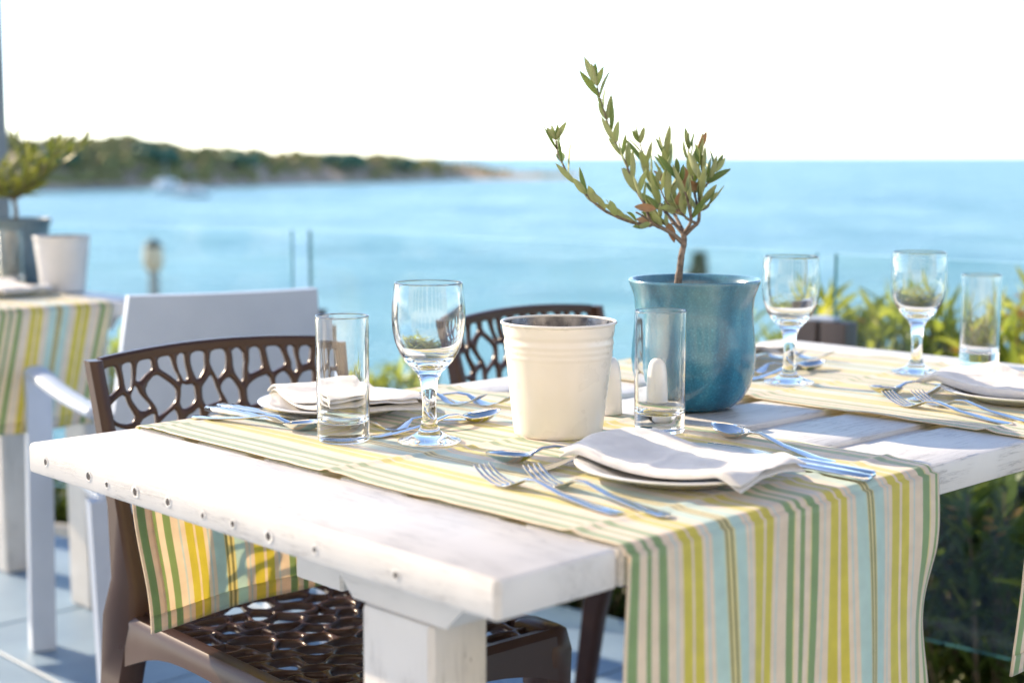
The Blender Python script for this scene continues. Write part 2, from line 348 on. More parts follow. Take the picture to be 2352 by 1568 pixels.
# terrace: slab with separate tiles
M['tile'] = noisy('terrace_tile', (0.17, 0.26, 0.37), (0.22, 0.32, 0.43), 5, 0.5, bump=0.15, bscale=60)
M['slab'] = noisy('terrace_slab', (0.26, 0.27, 0.28), (0.34, 0.35, 0.35), 6, 0.9)
mb = MB(); poly = [Vector((-9, -8, 0)), EDGE[0]] + EDGE[1:5] + [EDGE[5], Vector((-9, 11.5, 0))]
n = len(poly)
mb.add([(p.x, p.y, -0.012) for p in poly] + [(p.x, p.y, -0.30) for p in poly],
       [tuple(range(n)), tuple(reversed(range(n, 2*n)))] + [(i, i+n, (i+1) % n + n, (i+1) % n) for i in range(n)])
floor = tag(mb.build('terrace_floor', M['slab'], smooth=False), kind='structure')
def edge_x(y):
    for a, c in zip(EDGE, EDGE[1:]):
        if a.y <= y <= c.y: return lerp(a.x, c.x, (y-a.y)/(c.y-a.y))
    return EDGE[0].x
TS = 0.60
for ix in range(-6, 4):
    for iy in range(-4, 13):
        x0, y0 = ix*TS + 0.02, iy*TS + 0.05
        x1 = x0 + TS - 0.006; y1 = y0 + TS - 0.006
        lim0, lim1 = edge_x(y0) - 0.004, edge_x(y1) - 0.004
        if x0 > min(lim0, lim1) - 0.02: continue
        mb = MB(); xa, xb = min(x1, lim0), min(x1, lim1); c = 0.002
        mb.loft([[(x0, y0, -0.0115), (xa, y0, -0.0115), (xb, y1, -0.0115), (x0, y1, -0.0115)], [(x0, y0, -c), (xa, y0, -c), (xb, y1, -c), (x0, y1, -c)],
                 [(x0+c, y0+c, 0), (xa-c, y0+c, 0), (xb-c, y1-c, 0), (x0+c, y1-c, 0)]])
        mb.build('tile', M['tile'], floor, smooth=False)

# peninsula across the bay
M['island'] = noisy('island_rock', (0.38, 0.28, 0.19), (0.58, 0.43, 0.31), 0.05, 0.95, bump=0.5, bscale=0.3, lo=.4, hi=.6)
M['scrub'] = leaf_mat('island_scrub', (0.20, 0.24, 0.09), (0.52, 0.46, 0.19), 0.45, 0.8, 0.045)  # scrub lightened to stand in for haze over the far shore
M['darktree'] = leaf_mat('island_pine', (0.07, 0.14, 0.09), (0.13, 0.21, 0.12), 0.1, 0.8, 0.3)
SHORE = [(-420, 447), (-60, 441), (60, 440), (180, 436), (330, 434), (500, 430), (700, 424), (900, 419), (1080, 413), (1200, 411), (1330, 408)]
TOP = [(-420, 345), (-60, 318), (40, 318), (180, 322), (300, 316), (420, 336), (520, 345), (640, 356), (740, 357), (850, 357), (960, 366), (1060, 377), (1130, 388), (1200, 401), (1300, 407)]
def interp(tab, x):
    for (a, ya), (c, yc) in zip(tab, tab[1:]):
        if a <= x <= c: return lerp(ya, yc, (x-a)/(c-a))
    return tab[-1][1]
XS = [-420 + i*(1750/110) for i in range(111)]
rows = []
for px in XS:
    s = at_z(px, interp(SHORE, px), SEA_Z); dist = (s - CAM).dot(FWD)
    d = Vector((s.x - CAM.x, s.y - CAM.y, 0)).normalized()
    ytop = interp(TOP, px); h = max(0.4, (CAM.z + (HOR - ytop)/F_PX*(dist + 60)) - SEA_Z) * 0.93
    row = []
    for k, (o, hh) in enumerate([(-6, -0.06), (0, 0.0), (4, 0.10), (12, 0.2), (30, 0.55), (52, 0.85), (80, 1.0), (115, 0.95), (180, 0.6), (260, -0.05)]):
        wob = noise.noise(Vector((px*0.02, o*0.03, 3.3)))
        row.append(s + d*(o + 5*wob) + Vector((0, 0, h*hh*(1 + 0.18*wob))))
    rows.append(row)
mb = MB(); mb.loft(rows, closed=False, cap=False)
tag(mb.build('island', M['island'], angle=None), kind='structure')
ISL = rows
def blob(mb, c, r, seed, n=2, flat=0.75):
    vs = []; lat, lon = 5, 9
    for i in range(lat+1):
        th = math.pi*i/lat
        for j in range(lon):
            ph = 2*math.pi*j/lon
            d = Vector((math.sin(th)*math.cos(ph), math.sin(th)*math.sin(ph), math.cos(th)))
            q = r*(1 + 0.45*noise.noise(d*1.7 + Vector((seed*3.1, 0, seed))))
            vs.append(c + Vector((d.x*q, d.y*q, d.z*q*flat)))
    fs = []
    for i in range(lat):
        for j in range(lon): fs.append((i*lon+j, i*lon+(j+1) % lon, (i+1)*lon+(j+1) % lon, (i+1)*lon+j))
    mb.add(vs, fs)
rnd = random.Random(5)
mb = MB()
for i in range(1500):
    a = rnd.randrange(0, len(ISL)-1); t = rnd.random(); kk = rnd.uniform(2.6, 7.8); k = int(kk); f = kk - k
    p = ISL[a][k].lerp(ISL[a][k+1], f).lerp(ISL[a+1][k].lerp(ISL[a+1][k+1], f), t)
    px = XS[a]
    if px > 480 and kk < 4.2 and rnd.random() < 0.75: continue
    if px > 1080 and rnd.random() < 0.6: continue
    r = rnd.uniform(1.6, 4.2) * (1.0 if px < 1000 else 0.6)
    blob(mb, p + Vector((0, 0, r*0.3)), r, i)
tag(mb.build('island_scrub', M['scrub'], angle=None), 'low green scrub covering the far peninsula', 'scrub', kind='stuff')
for i, (px, py, w, lab) in enumerate([(555, 392, 100, 'dark rounded tree clump by the peninsula shore, above the brown chair'), (375, 396, 120, 'dark tree clump low on the peninsula left of the round clump'),
                                 (800, 384, 110, 'long dark tree clump on the right half of the peninsula ridge'), (330, 340, 60, 'tree on the highest hump of the peninsula'),
                                 (930, 388, 80, 'dark tree clump where the peninsula ridge drops to the right'), (150, 400, 110, 'dark tree clump by the water at the left end of the peninsula')]):
    a = max(0, min(len(ISL)-2, int((px+420)/1750*110)))
    k = 4 if py > 380 else 5
    p = ISL[a][k].copy(); dist = (p - CAM).dot(FWD); zt = CAM.z - (py - HOR)/F_PX*dist
    t = thing('pine_clump', lab, 'tree', (p.x, p.y, p.z - 1), group='trees on the peninsula'); r0 = w/F_PX*dist*0.5
    mb = MB(); rn = random.Random(i)
    for q in range(16):
        an = rn.uniform(0, 6.28); rr_ = r0*math.sqrt(rn.random())*0.75
        blob(mb, RT*(rr_*math.cos(an)) + FH*(rr_*0.5*math.sin(an)) + Vector((0, 0, 1 + r0*0.22 + rn.uniform(0, r0*0.22))), r0*rn.uniform(.28, .42), q+i*20)
    mb.build('crown', M['darktree'], t, angle=None)
    mb = MB(); mb.tube([(0, 0, -1), (0.2, 0, 1.2), (0.3, 0.2, r0*0.5)], [0.5, 0.4, 0.2]); mb.build('trunk', M['bark'], t)

M['boat_white'] = noisy('boat_gelcoat', (0.82, 0.81, 0.78), (0.86, 0.85, 0.82), 1, 0.25)
# two boats at anchor
def boat(name, label, px, py, length, yaw):
    p = at_z(px, py, SEA_Z); t = thing(name, label, 'boat', p, yaw, 'boats at anchor in the bay')
    l, w = length, length*0.28
    st = [(-.5, .8, .35), (-.3, 1, .1), (0, 1, 0), (.25, .8, .05), (.42, .4, .2), (.5, .05, .35)]
    rings = []
    for u, ww, rise in st:
        b_ = w*.5*ww; zt = l*.10 + l*.05*max(0, u+.1)
        rings.append([(u*l, -b_, zt), (u*l, -b_*.75, l*.02+rise*.08*l), (u*l, 0, -l*.03+rise*.1*l), (u*l, b_*.75, l*.02+rise*.08*l), (u*l, b_, zt)])
    mb = MB(); mb.loft(rings, closed=True); mb.build('hull', M['boat_white'], t)
    mb = MB(); mb.loft([[(x*l, y*w, z*l) for x, y in ((-.28, -.36), (.12, -.36), (.22, -.2), (.22, .2), (.12, .36), (-.28, .36))] for z in (.09, .19)] +
                       [[(x*l, y*w, .23*l) for x, y in ((-.26, -.30), (.04, -.30), (.10, -.16), (.10, .16), (.04, .30), (-.26, .30))]]); cb = mb.build('cabin', M['boat_white'], t)
    mb = MB(); mb.loft([[(x*l, y*w, z*l) for x, y in ((-.2, -.365), (.122, -.365), (.225, -.2), (.225, .2), (.122, .365), (-.2, .365))] for z in (.13, .17)]); mb.build('window', M['zinc'], cb)
    mb = MB(); mb.tube([(-.1*l, 0, .2*l), (-.12*l, 0, .55*l)], [l*.008, l*.005]); mb.build('mast', M['white_plastic'], t)
boat('motor_boat', 'white cabin boat, the left and larger of two in the bay', 388, 442, 26, 0.5)
boat('motor_boat', 'small white cabin boat, the right one of two in the bay', 436, 453, 17, 2.2)

# ------------------------------------------------------------------ restaurant behind the camera (seen mirrored in glaze, glass and steel)
M['render_wall'] = noisy('cream_render', (0.82, 0.72, 0.58), (0.86, 0.77, 0.63), 3, 0.9, bump=0.2, bscale=40)
M['window_dark'] = noisy('window_glass', (0.03, 0.04, 0.05), (0.05, 0.06, 0.07), 2, 0.05)
t = thing('restaurant_building', 'cream rendered restaurant front with white framed windows, mirrored in the glazed pot', 'building', (-3.4, -3.3, 0), math.atan2(FH.y, FH.x) - math.pi/2)
def wall_box(nm, lo, hi, m_, par=t, b_=0): q = MB(); q.box(lo, hi, b=b_); return q.build(nm, m_, par, smooth=False)
wx = [-5.0, -3.6, -2.2, -0.8, 0.8, 2.2, 3.6, 5.0]
wall_box('wall', (-11, -0.3, 2.35), (11, 0, 5.8), M['render_wall']); wall_box('wall', (-11, -0.3, -0.02), (11, 0, 0.75), M['render_wall'])
prev = -11.0
for x in wx:
    wall_box('wall', (prev, -0.3, 0.75), (x-.5, 0, 2.35), M['render_wall']); prev = x + .5
    w_ = wall_box('window', (x-.5, -0.22, 0.75), (x+.5, -0.18, 2.35), M['window_dark'])
    for lo, hi in (((x-.5, -.18, .75), (x-.43, -.1, 2.35)), ((x+.43, -.18, .75), (x+.5, -.1, 2.35)), ((x-.43, -.18, .75), (x+.43, -.1, .83)), ((x-.43, -.18, 2.27), (x+.43, -.1, 2.35)), ((x-.03, -.18, .83), (x+.03, -.11, 2.27))):
        wall_box('frame', lo, hi, M['white_plastic'], w_)
wall_box('wall', (prev, -0.3, 0.75), (11, 0, 2.35), M['render_wall'])
wall_box('roof', (-11.2, -0.5, 5.8), (11.2, 0.35, 5.95), M['white_plastic'])

# ------------------------------------------------------------------ dining table
TL, TW, TT, TZ = 1.46, 0.80, 0.0355, 0.75
def plank_mesh(mb, lo, hi, b_=0.0045, seed=0, amp=0.0006):
    mb.box(lo, hi, b=b_)
def dining_table(name, label, loc):
    t = thing(name, label, 'table', loc, 0.0)
    z0 = TZ - TT
    for nm, x0, x1, in (('end_board', 0, 0.143), ('end_board', TL-0.143, TL)):
        mb = MB(); mb.box((x0, 0, z0), (x1, TW, TZ), b=0.005); mb.build(nm, M['paint_y'], t)
    ys = [(0, .120), (.150, .259), (.289, .396), (.426, .535), (.565, .670), (.700, TW)]
    for i, (a, c) in enumerate(ys):
        mb = MB(); dz = (0.0, -.0006, .0004, 0, -.0004, .0002)[i]
        mb.box((0.1445, a, z0), (TL-0.1445, c, TZ + dz), b=0.004); mb.build('plank', M['paint_x'], t)
    for (a, c), (d, e) in zip(ys, ys[1:]):
        mb = MB(); mb.box((0.1450, c + .0006, z0 + .001), (TL-0.1450, d - .0006, TZ - 0.0065), b=0.0015); mb.build('filler_strip', M['paint_x'], t)
    for x in (0.045, TL - 0.115):
        mb = MB(); z1 = z0 - 0.0005; zb = z0 - 0.040
        for y in ((.128,) if x < .5 else (.128, TW - .128 - .10)):
            mb = MB(); a_, c_ = y - .045, y + .145
            mb.loft([[(x, a_, z1), (x+.07, a_, z1), (x+.07, c_, z1), (x, c_, z1)], [(x, a_, z0-.012), (x+.07, a_, z0-.012), (x+.07, c_, z0-.012), (x, c_, z0-.012)],
                     [(x, a_+.03, zb), (x+.07, a_+.03, zb), (x+.07, c_-.03, zb), (x, c_-.03, zb)]])
            mb.build('cleat', M['paint_y'], t, smooth=False)
            mb = MB(); mb.box((x-0.004, y, 0.002), (x+.066, y+.10, zb - 0.0005), b=0.005); mb.build('leg', M['paint_z'], t)
    mb = MB(); mb.box((0.120, .36, z0-.075), (TL-.120, .44, z0-.003), b=0.003); mb.build('beam', M['paint_x'], t)
    rn = random.Random(3)
    for i, (y, z) in enumerate([(.755, .012), (.655, .013), (.615, .016), (.555, .014), (.490, .014), (.425, .017), (.372, .016), (.312, .017), (.240, .016), (.125, .016)]):
        zc = TZ - z - .005
        ring = []
        mb = MB(); k = 12; sv = 1.25*(.9, 1.15, .8, 1.1, 1.0, .75, .8, 1.05, .7, .8)[i]
        for rr_, xx in ((.0056*sv, 0.0006), (.0046*sv, -0.0006), (.0034*sv, -0.0007), (.0030*sv, -0.0002)):
            ring.append([(xx, y + rr_*math.cos(2*math.pi*j/k)*(1 + .2*rn.uniform(-1, 1)), zc + rr_*math.sin(2*math.pi*j/k)*(1 + .2*rn.uniform(-1, 1))) for j in range(k)])
        mb.loft(ring, cap=False); sc = mb.build('screw_hole', M['paint_lump'], t)
        mb = MB(); mb.add([(-.0005 + .0001*rn.random(), y + .0032*sv*math.cos(2*math.pi*j/10), zc + .0032*sv*math.sin(2*math.pi*j/10)) for j in range(10)], [tuple(reversed(range(10)))]); mb.build('screw', M['screw'], sc)
    for y, z in ((.21, .016), (.255, .012)):
        mb = MB(); mb.add([(y + .0028*math.cos(2*math.pi*j/10), -0.0004, TZ - z - .004 + .0028*math.sin(2*math.pi*j/10)) for j in range(10)], [tuple(range(10))])
        if y == .21: mb.build('screw', M['screw'], t)
    return t
table1 = dining_table('dining_table', 'white painted plank dining table with screw heads along its end, in the foreground', (0, 0, 0))
table2 = copy_tree(table1); table2.location = (-0.43, 2.27, 0)
table2['label'] = 'white plank table at the left edge of the picture, behind the white chair'
for a_ in (table1, table2): a_['group'] = 'white plank tables'

# ------------------------------------------------------------------ striped runners
ST = [(0.0,'b'),(0.0079,'g'),(0.0302,'b'),(0.0507,'g'),(0.0614,'b'),(0.08,'g'),(0.1017,'b'),(0.1241,'t'),(0.1296,'b'),(0.1441,'y'),(0.1685,'b'),(0.1753,'y'),(0.1993,'b'),(0.2104,'t'),(0.2166,'b'),(0.2282,'T'),(0.2624,'l'),(0.266,'o'),(0.2723,'l'),(0.2803,'o'),(0.2875,'l'),(0.2944,'T'),(0.3268,'b'),(0.3371,'t'),(0.3416,'b'),(0.3536,'y'),(0.3829,'b'),(0.3913,'y'),(0.4147,'b'),(0.4275,'t'),(0.4318,'b'),(0.4609,'g'),(0.4811,'l'),(0.4856,'b'),(0.5007,'g'),(0.5154,'b'),(0.5335,'l'),(0.538,'g'),(0.5617,'b'),(0.5792,'t'),(0.5839,'b'),(0.6016,'y'),(0.6275,'b'),(0.6355,'y'),(0.657,'b'),(0.669,'t'),(0.6739,'b'),(0.687,'T'),(0.7253,'l'),(0.7287,'o'),(0.7352,'l'),(0.7412,'o'),(0.7482,'l'),(0.7527,'T'),(0.7881,'b'),(0.8008,'t'),(0.806,'b'),(0.8204,'y'),(0.8501,'b'),(0.8595,'y'),(0.887,'b'),(0.9031,'t'),(0.9084,'b'),(0.9382,'g'),(0.9628,'l'),(0.9683,'b'),(0.9849,'g'),(0.9933,'b'),(1.0,'E')]
SC = {'b': (0.95, 0.85, 0.715), 'g': (0.31, 0.49, 0.22), 't': (0.68, 0.82, 0.84), 'y': (0.79, 0.73, 0.10), 'T': (0.62, 0.84, 0.83), 'l': (0.88, 0.82, 0.42), 'o': (0.34, 0.34, 0.16)}
def runner(name, label, origin, x0, x1, seed, hang_near=.262, hang_far=.262, swing=0.0):
    t = thing(name, label, 'table runner', origin)
    W = x1 - x0
    cols = []
    for (a, c), (d, _) in zip(ST, ST[1:]):
        k = max(1, round((d-a)*W/0.006))
        for q in range(k): cols.append((lerp(a, d, q/k), c))
    cols.append((1.0, None))
    zt = TZ + 0.0022; path = []
    rad = 0.009
    nfar = 34
    for i in range(nfar): path.append((TW + .0045 + .0, TZ - .006 - hang_far*(1 - i/nfar), 'far', 1 - i/nfar))
    for i in range(1, 6):
        a_ = math.pi/2*i/6; path.append((TW + .0045 - rad + rad*math.cos(a_), zt - rad + rad*math.sin(a_), 'top', 0))
    ntop = 150
    for i in range(ntop+1): path.append((lerp(TW - .006, .006, i/ntop), zt, 'top', 0))
    for i in range(1, 6):
        a_ = math.pi/2*i/6; path.append((-.0045 + rad - rad*math.sin(a_), zt - rad + rad*math.cos(a_), 'top', 0))
    for i in range(nfar+1): path.append((-.0045, TZ - .006 - hang_near*(i/nfar), 'near', i/nfar))
    vs = []; so = Vector((seed*7.7, seed*3.1, 0))
    for (y, z, zone, s) in path:
        for (u, _) in cols:
            x = x0 + u*W; yy, zz = y, z
            edge = max(math.exp(-u*W/0.03), math.exp(-(1-u)*W/0.03))
            if zone == 'top':
                nz = noise.noise(Vector((x*4, y*9, 0)) + so)
                lift = max(0, noise.noise(Vector((u*1.3, y*13 + (5 if u > .5 else 0), 2)) + so))
                inside = min(1, max(0, min(y, TW - y)/0.05)) if 0 < y < TW else 0
                zz += inside*(0.0008*(nz + 1) + edge*lift*0.007)
                for yc in (.055, .41, .76): zz += inside*0.0026*math.exp(-((y - yc - .004*math.sin(x*9))/.006)**2)
                x += (0.004*noise.noise(Vector((y*6, 5 if u > .5 else 1, 0)) + so))
            elif zone == 'near':
                w_ = s**0.8
                yy -= 0.004 + w_*(0.010 + 0.009*math.sin(x*26 + seed) + 0.004*math.sin(x*61 + seed*2 + s*2))
                x += -0.004*s*u + 0.004*edge*math.sin(s*9 + seed)*(1 if u > .5 else .3) - 0.003*s - swing*s
                yy -= 0.008*edge*(u > .5)*math.sin(s*7.5)*min(1, s*3)
            else:
                w_ = s**0.8
                yy += 0.003 + w_*(0.012 + 0.008*math.sin(x*21 + seed*1.7))
                x += -0.008*math.sin(s*5)*(1-u) + 0.01*s*(1-u)
                zz += 0.018*s*u
            vs.append((x, yy, zz))
    nc = len(cols); mb = MB(); fs = []; fc = []
    for i in range(len(path)-1):
        for j in range(nc-1):
            fs.append((i*nc+j, i*nc+j+1, (i+1)*nc+j+1, (i+1)*nc+j)); fc.append(cols[j][1])
    def make(nm, faces, cs, off, par):
        used = sorted({i for f in faces for i in f}); mp = {a: b_ for b_, a in enumerate(used)}
        me = bpy.data.meshes.new(nm); me.from_pydata([vs[i] for i in used], [], [tuple(mp[i] for i in f) for f in faces]); me.update()
        at_ = me.color_attributes.new('stripe', 'FLOAT_COLOR', 'CORNER'); data = []
        for c in cs: data += list(SC[c]) * 0 + [*SC[c], 1]*4
        at_.data.foreach_set('color', data); me.polygons.foreach_set('use_smooth', [True]*len(faces)); me.materials.append(M['stripes'])
        o = obj(nm, me, par); solidify(o, 0.0009, off); return o
    body = make('cloth', fs, fc, 0.0, t)
    # doubled hems at both ends and along the left edge
    h1, h2 = 3, len(path) - 4
    for nm, sel in (('hem', [k for k in range(len(fs)) if k // (nc-1) < h1]), ('hem', [k for k in range(len(fs)) if k // (nc-1) >= h2])):
        o = make(nm, [fs[k] for k in sel], [fc[k] for k in sel], 0, t)
        o.data.transform(Matrix.Translation((0, -0.0016, 0)))
    sel = [k for k in range(len(fs)) if cols[k % (nc-1)][0] < 0.045 and k // (nc-1) < nfar - 1]
    o = make('side_hem', [fs[k] for k in sel], [fc[k] for k in sel], 0, t); o.data.transform(Matrix.Translation((0.0, -0.0014, 0)))
    return t
run1 = runner('table_runner', 'striped runner carrying the cream bucket, hanging over the front table edge', (0, 0, 0), .143, .636, 1)
run2 = runner('table_runner', 'striped runner on the far half of the table, under the two right wine glasses', (0, 0, 0), .858, 1.350, 2, swing=.055)
run3 = copy_tree(run2); run3.location = (-0.43, 2.27, 0); run3['label'] = 'striped runner hanging from the table at the left edge of the picture'
for r_ in (run1, run2, run3): r_['group'] = 'striped table runners'

# ------------------------------------------------------------------ crockery, glass, cutlery
def plate_mesh():
    mb = MB(); mb.lathe([(0, .0045), (.060, .0045), (.070, .007), (.088, .0135), (.1055, .0172), (.107, .0166), (.1065, .0150), (.090, .0110), (.072, .0035), (.064, .0008), (.060, 0), (.057, .0012), (0, .0015)], 72)
    me = mb.mesh('plate', True, 60); me.materials.append(M['porcelain']); return me
PLATE = plate_mesh(); CZ = TZ + 0.0036
def plate(label, x, y, z=CZ): return tag(obj('plate', PLATE, None, (x, y, z)), label, 'plate', 'white dinner plates')

def napkin(label, x, y, rz, seed, wid=.125, ln=.215, z=CZ + .0095, hump=.006, layers=3, group='folded white napkins'):
    gap = .0023; prof = []; H3 = gap*3
    def run(xa, xb, z_, n_=13): return [(lerp(xa, xb, k/(n_-1)), z_) for k in range(n_)]
    def turn(x_, z0_, z1_, sg, n_=5, w_=1.0): 
        r_ = abs(z1_-z0_)*.5; zc_ = (z0_+z1_)*.5
        return [(x_ + sg*r_*w_*math.sin(math.pi*k/n_), zc_ - (z1_-z0_)*.5*math.cos(math.pi*k/n_)) for k in range(1, n_)]
    hw = wid*.5
    prof += run(-hw*.86, hw*.97, gap) + turn(hw*.97, gap, 0, 1, 4) + run(hw*.97, -hw, 0) + turn(-hw, 0, H3, -1, 8, .8) + run(-hw, hw, H3) + turn(hw, H3, gap*2, 1, 4) + run(hw, -hw*.86, gap*2)
    layers = 4
    rows = []; nl = 30; so = Vector((seed*5.3, seed*1.9, 0))
    for j in range(nl + 1):
        v_ = -.5 + j/nl; row = []
        for (px, pz) in prof:
            u = px/wid; ly = pz/(gap*(layers-1))
            py = v_*ln*(1 + .05*math.sin(ly*7.3 + seed)) + .004*math.sin(u*4 + seed) + (.004*(ly - .5))*math.sin(seed*2 + 1)
            xx = px*(1 + .08*v_) + .003*ly*math.sin(seed + 2)
            hz = pz*(1 + .25*noise.noise(Vector((u*2.1, v_*3, ly)) + so))
            hz += hump*ly**.6*math.exp(-((v_ - .33)/.22)**2)*(.6 + .5*math.cos(u*2.4 - .6)) + .006*noise.noise(Vector((u*3, v_*4, 7)) + so)*ly + 0.0026*ly*(math.exp(-((v_ - .03)/.012)**2) + math.exp(-((u + .05)/.02)**2)) + .0024*ly*noise.noise(Vector((u*9, v_*15, 3)) + so)
            rr_ = math.hypot(xx, py); base = .012*max(0, (rr_ - .055)/.05)**1.2
            if rr_ > .107: base = max(.0, .012 - (rr_ - .107)*.35)
            if v_ < -.42: base -= .004*(-.42 - v_)/.08
            row.append((xx, py, max(.0004*ly, hz + base)))
        rows.append(row)
    mb = MB(); mb.loft(rows, closed=False, cap=False)
    o = mb.build('napkin', M['linen'], None, loc=(x, y, z), rot=(0, 0, rz), angle=None); solidify(o, .0012, 0)
    sb = o.modifiers.new('sub', 'SUBSURF'); sb.levels = 1; sb.render_levels = 1
    return tag(o, label, 'napkin', group)

def ribbon(mb, secs):
    """secs: (y, half width, z centre, half thickness)"""
    rings = []
    for y, w, z, h in secs:
        rings.append([(w*cx_, y, z + h*cz_) for cx_, cz_ in ((-1, -.35), (-.75, -1), (.75, -1), (1, -.35), (1, .35), (.6, 1), (-.6, 1), (-1, .35))])
    mb.loft(rings)
def fork_mesh(nm, s=1.0):
    mb = MB()
    ribbon(mb, [(-.130*s, .004, .0020, .0009), (-.126*s, .0088, .0020, .0010), (-.10*s, .0082, .0024, .0011), (-.05*s, .0050, .0062, .0012), (-.012*s, .0034, .0130, .0014), (.004*s, .0035, .0118, .0014),
                (.014*s, .0075, .0070, .0011), (.022*s, .0112, .0036, .0010), (.034*s, .0122, .0018, .0009)])
    for k in range(4):
        x = (-.0098 + k*.00653); 
        rings = []
        for y, z, w in ((.033, .0018, .0021), (.046, .0030, .0019), (.060, .0072, .0017), (.071, .0132, .0014), (.0755, .0160, .0007)):
            rings.append([(x + w*a_, y*s, z + .0009*b_) for a_, b_ in ((-1, -.6), (-.4, -1), (.4, -1), (1, -.6), (1, .6), (.4, 1), (-.4, 1), (-1, .6))])
        mb.loft(rings)
    me = mb.mesh(nm, True, 50); me.materials.append(M['steel']); return me
def spoon_mesh(nm, s=1.0):
    mb = MB(); la, wa, dp = .029*s, .0195*s, .0098*s; cyy = .048*s
    nr, nt_ = 7, 32
    for sgn, dz in ((1, .0006), (-1, -.0006)):
        vs = []; fs = []
        for i in range(nr+1):
            r_ = i/nr
            for k in range(nt_):
                a_ = 2*math.pi*k/nt_; yy = la*r_*math.sin(a_); xx = wa*r_*math.cos(a_)*(1 + .16*math.sin(a_)*-1)
                vs.append((xx, cyy + yy, .0012 + dp*(r_**2.2) + .10*yy + dz))
        for i in range(nr):
            for k in range(nt_):
                q = (i*nt_+k, i*nt_+(k+1) % nt_, (i+1)*nt_+(k+1) % nt_, (i+1)*nt_+k); fs.append(q if sgn < 0 else q[::-1])
        mb.add(vs, fs)
    o = len(mb.v); h = o//2
    for k in range(nt_): a_, b_ = nr*nt_+k, nr*nt_+(k+1) % nt_; mb.f.append((a_, b_, b_+h, a_+h)); mb.m.append(0)
    ribbon(mb, [(-.130*s, .004, .0020, .0009), (-.126*s, .0088, .0020, .0010), (-.10*s, .0080, .0024, .0011), (-.05*s, .0050, .0066, .0013), (-.010*s, .0033, .0138, .0015), (.006*s, .0032, .0130, .0015), (.016*s, .0040, .0098, .0014), (.024*s, .0062, .0078, .0008)])
    me = mb.mesh(nm, True, 60); me.materials.append(M['steel']); return me
def knife_mesh(nm):
    mb = MB()
    ribbon(mb, [(-.118, .003, .0042, .002), (-.115, .0078, .0042, .0034), (-.08, .0082, .0046, .0036), (-.03, .0068, .0046, .0032), (-.004, .0052, .0046, .0028), (.004, .0046, .0046, .0020), (.012, .0060, .0050, .0010), (.03, .0092, .0052, .0007), (.075, .0090, .0052, .0006), (.098, .0060, .0052, .0005), (.107, .0010, .0052, .0004)])
    me = mb.mesh(nm, True, 60); me.materials.append(M['steel']); return me
FORK, DFORK, SPOON, DSPOON, KNIFE = fork_mesh('fork'), fork_mesh('dessert_fork', .82), spoon_mesh('spoon'), spoon_mesh('dessert_spoon', .95), knife_mesh('knife')
def cutlery(me, nm, label, tip, end, cat, group, lift=0.0, roll=0.0):
    """lay a piece of cutlery with its working end at tip and its handle pointing at end"""
    tip = Vector((tip[0], tip[1], 0)); end = Vector((end[0], end[1], 0)); d = (tip - end).normalized()
    front = {'fork': .0755, 'dessert_fork': .062, 'spoon': .077, 'dessert_spoon': .073, 'knife': .107}[nm]
    p = tip - d*front; o = obj(nm, me, None, (p.x, p.y, CZ + .0002 + lift), (0, roll, math.atan2(-d.x, d.y)))
    o.rotation_mode = 'XYZ'
    return tag(o, label, cat, group)
GF, GS, GK = 'steel forks on the table', 'steel spoons on the table', 'steel knives on the table'
# setting A, near the camera
plate('white plate in the foreground with the napkin and dark gap under its edge', .385, .140)
napkin('rumpled white napkin folded on the foreground plate', .392, .142, 0.06, 1)
cutlery(FORK, 'fork', 'left of the two forks in the foreground, nearest the table end', (.233, .272), (.216, .05), 'fork', GF)
cutlery(FORK, 'fork', 'fork between the foreground plate and another fork', (.268, .236), (.240, .01), 'fork', GF)
cutlery(DSPOON, 'dessert_spoon', 'spoon with its bowl pointing left behind the two foreground forks', (.283, .318), (.46, .272), 'spoon', GS)
cutlery(DFORK, 'dessert_fork', 'dessert fork partly under the foreground plate rim, its handle end behind the fork tines', (.455, .262), (.275, .257), 'fork', GF)
cutlery(SPOON, 'spoon', 'spoon right of the foreground plate, its bowl mirroring the blue sky', (.606, .270), (.540, .01), 'spoon', GS)
cutlery(KNIFE, 'knife', 'knife right of the foreground plate, its handle end at the table edge', (.508, .215), (.506, .0), 'knife', GK)
cutlery(KNIFE, 'knife', 'second knife, between the foreground spoon and the other knife', (.534, .222), (.524, .0), 'knife', GK)
# setting B, beyond the first wine glass
plate('white plate behind the left tumbler, with a folded napkin', .381, .700)
napkin('folded white napkin behind the left tumbler and wine glass', .384, .702, math.pi - 0.25, 2)
cutlery(FORK, 'fork', 'fork behind the wine glass stem, left of two with raised tines', (.537, .600), (.478, .80), 'fork', GF)
cutlery(FORK, 'fork', 'fork partly hidden by the left edge of the cream bucket', (.556, .566), (.515, .78), 'fork', GF)
cutlery(DSPOON, 'dessert_spoon', 'spoon with its bowl raised towards the cream bucket, handle behind the wine glass foot', (.489, .519), (.303, .525), 'spoon', GS)
cutlery(DFORK, 'dessert_fork', 'small fork with tines ending behind the left tumbler base', (.308, .548), (.45, .533), 'fork', GF)
cutlery(SPOON, 'spoon', 'spoon left of the left tumbler, its bowl reflecting yellow cloth', (.272, .592), (.224, .775), 'spoon', GS)
cutlery(KNIFE, 'knife', 'knife next to the spoon left of the left tumbler', (.275, .60), (.261, .806), 'knife', GK)
cutlery(KNIFE, 'knife', 'knife nearest the plate behind the left tumbler', (.305, .606), (.282, .812), 'knife', GK)
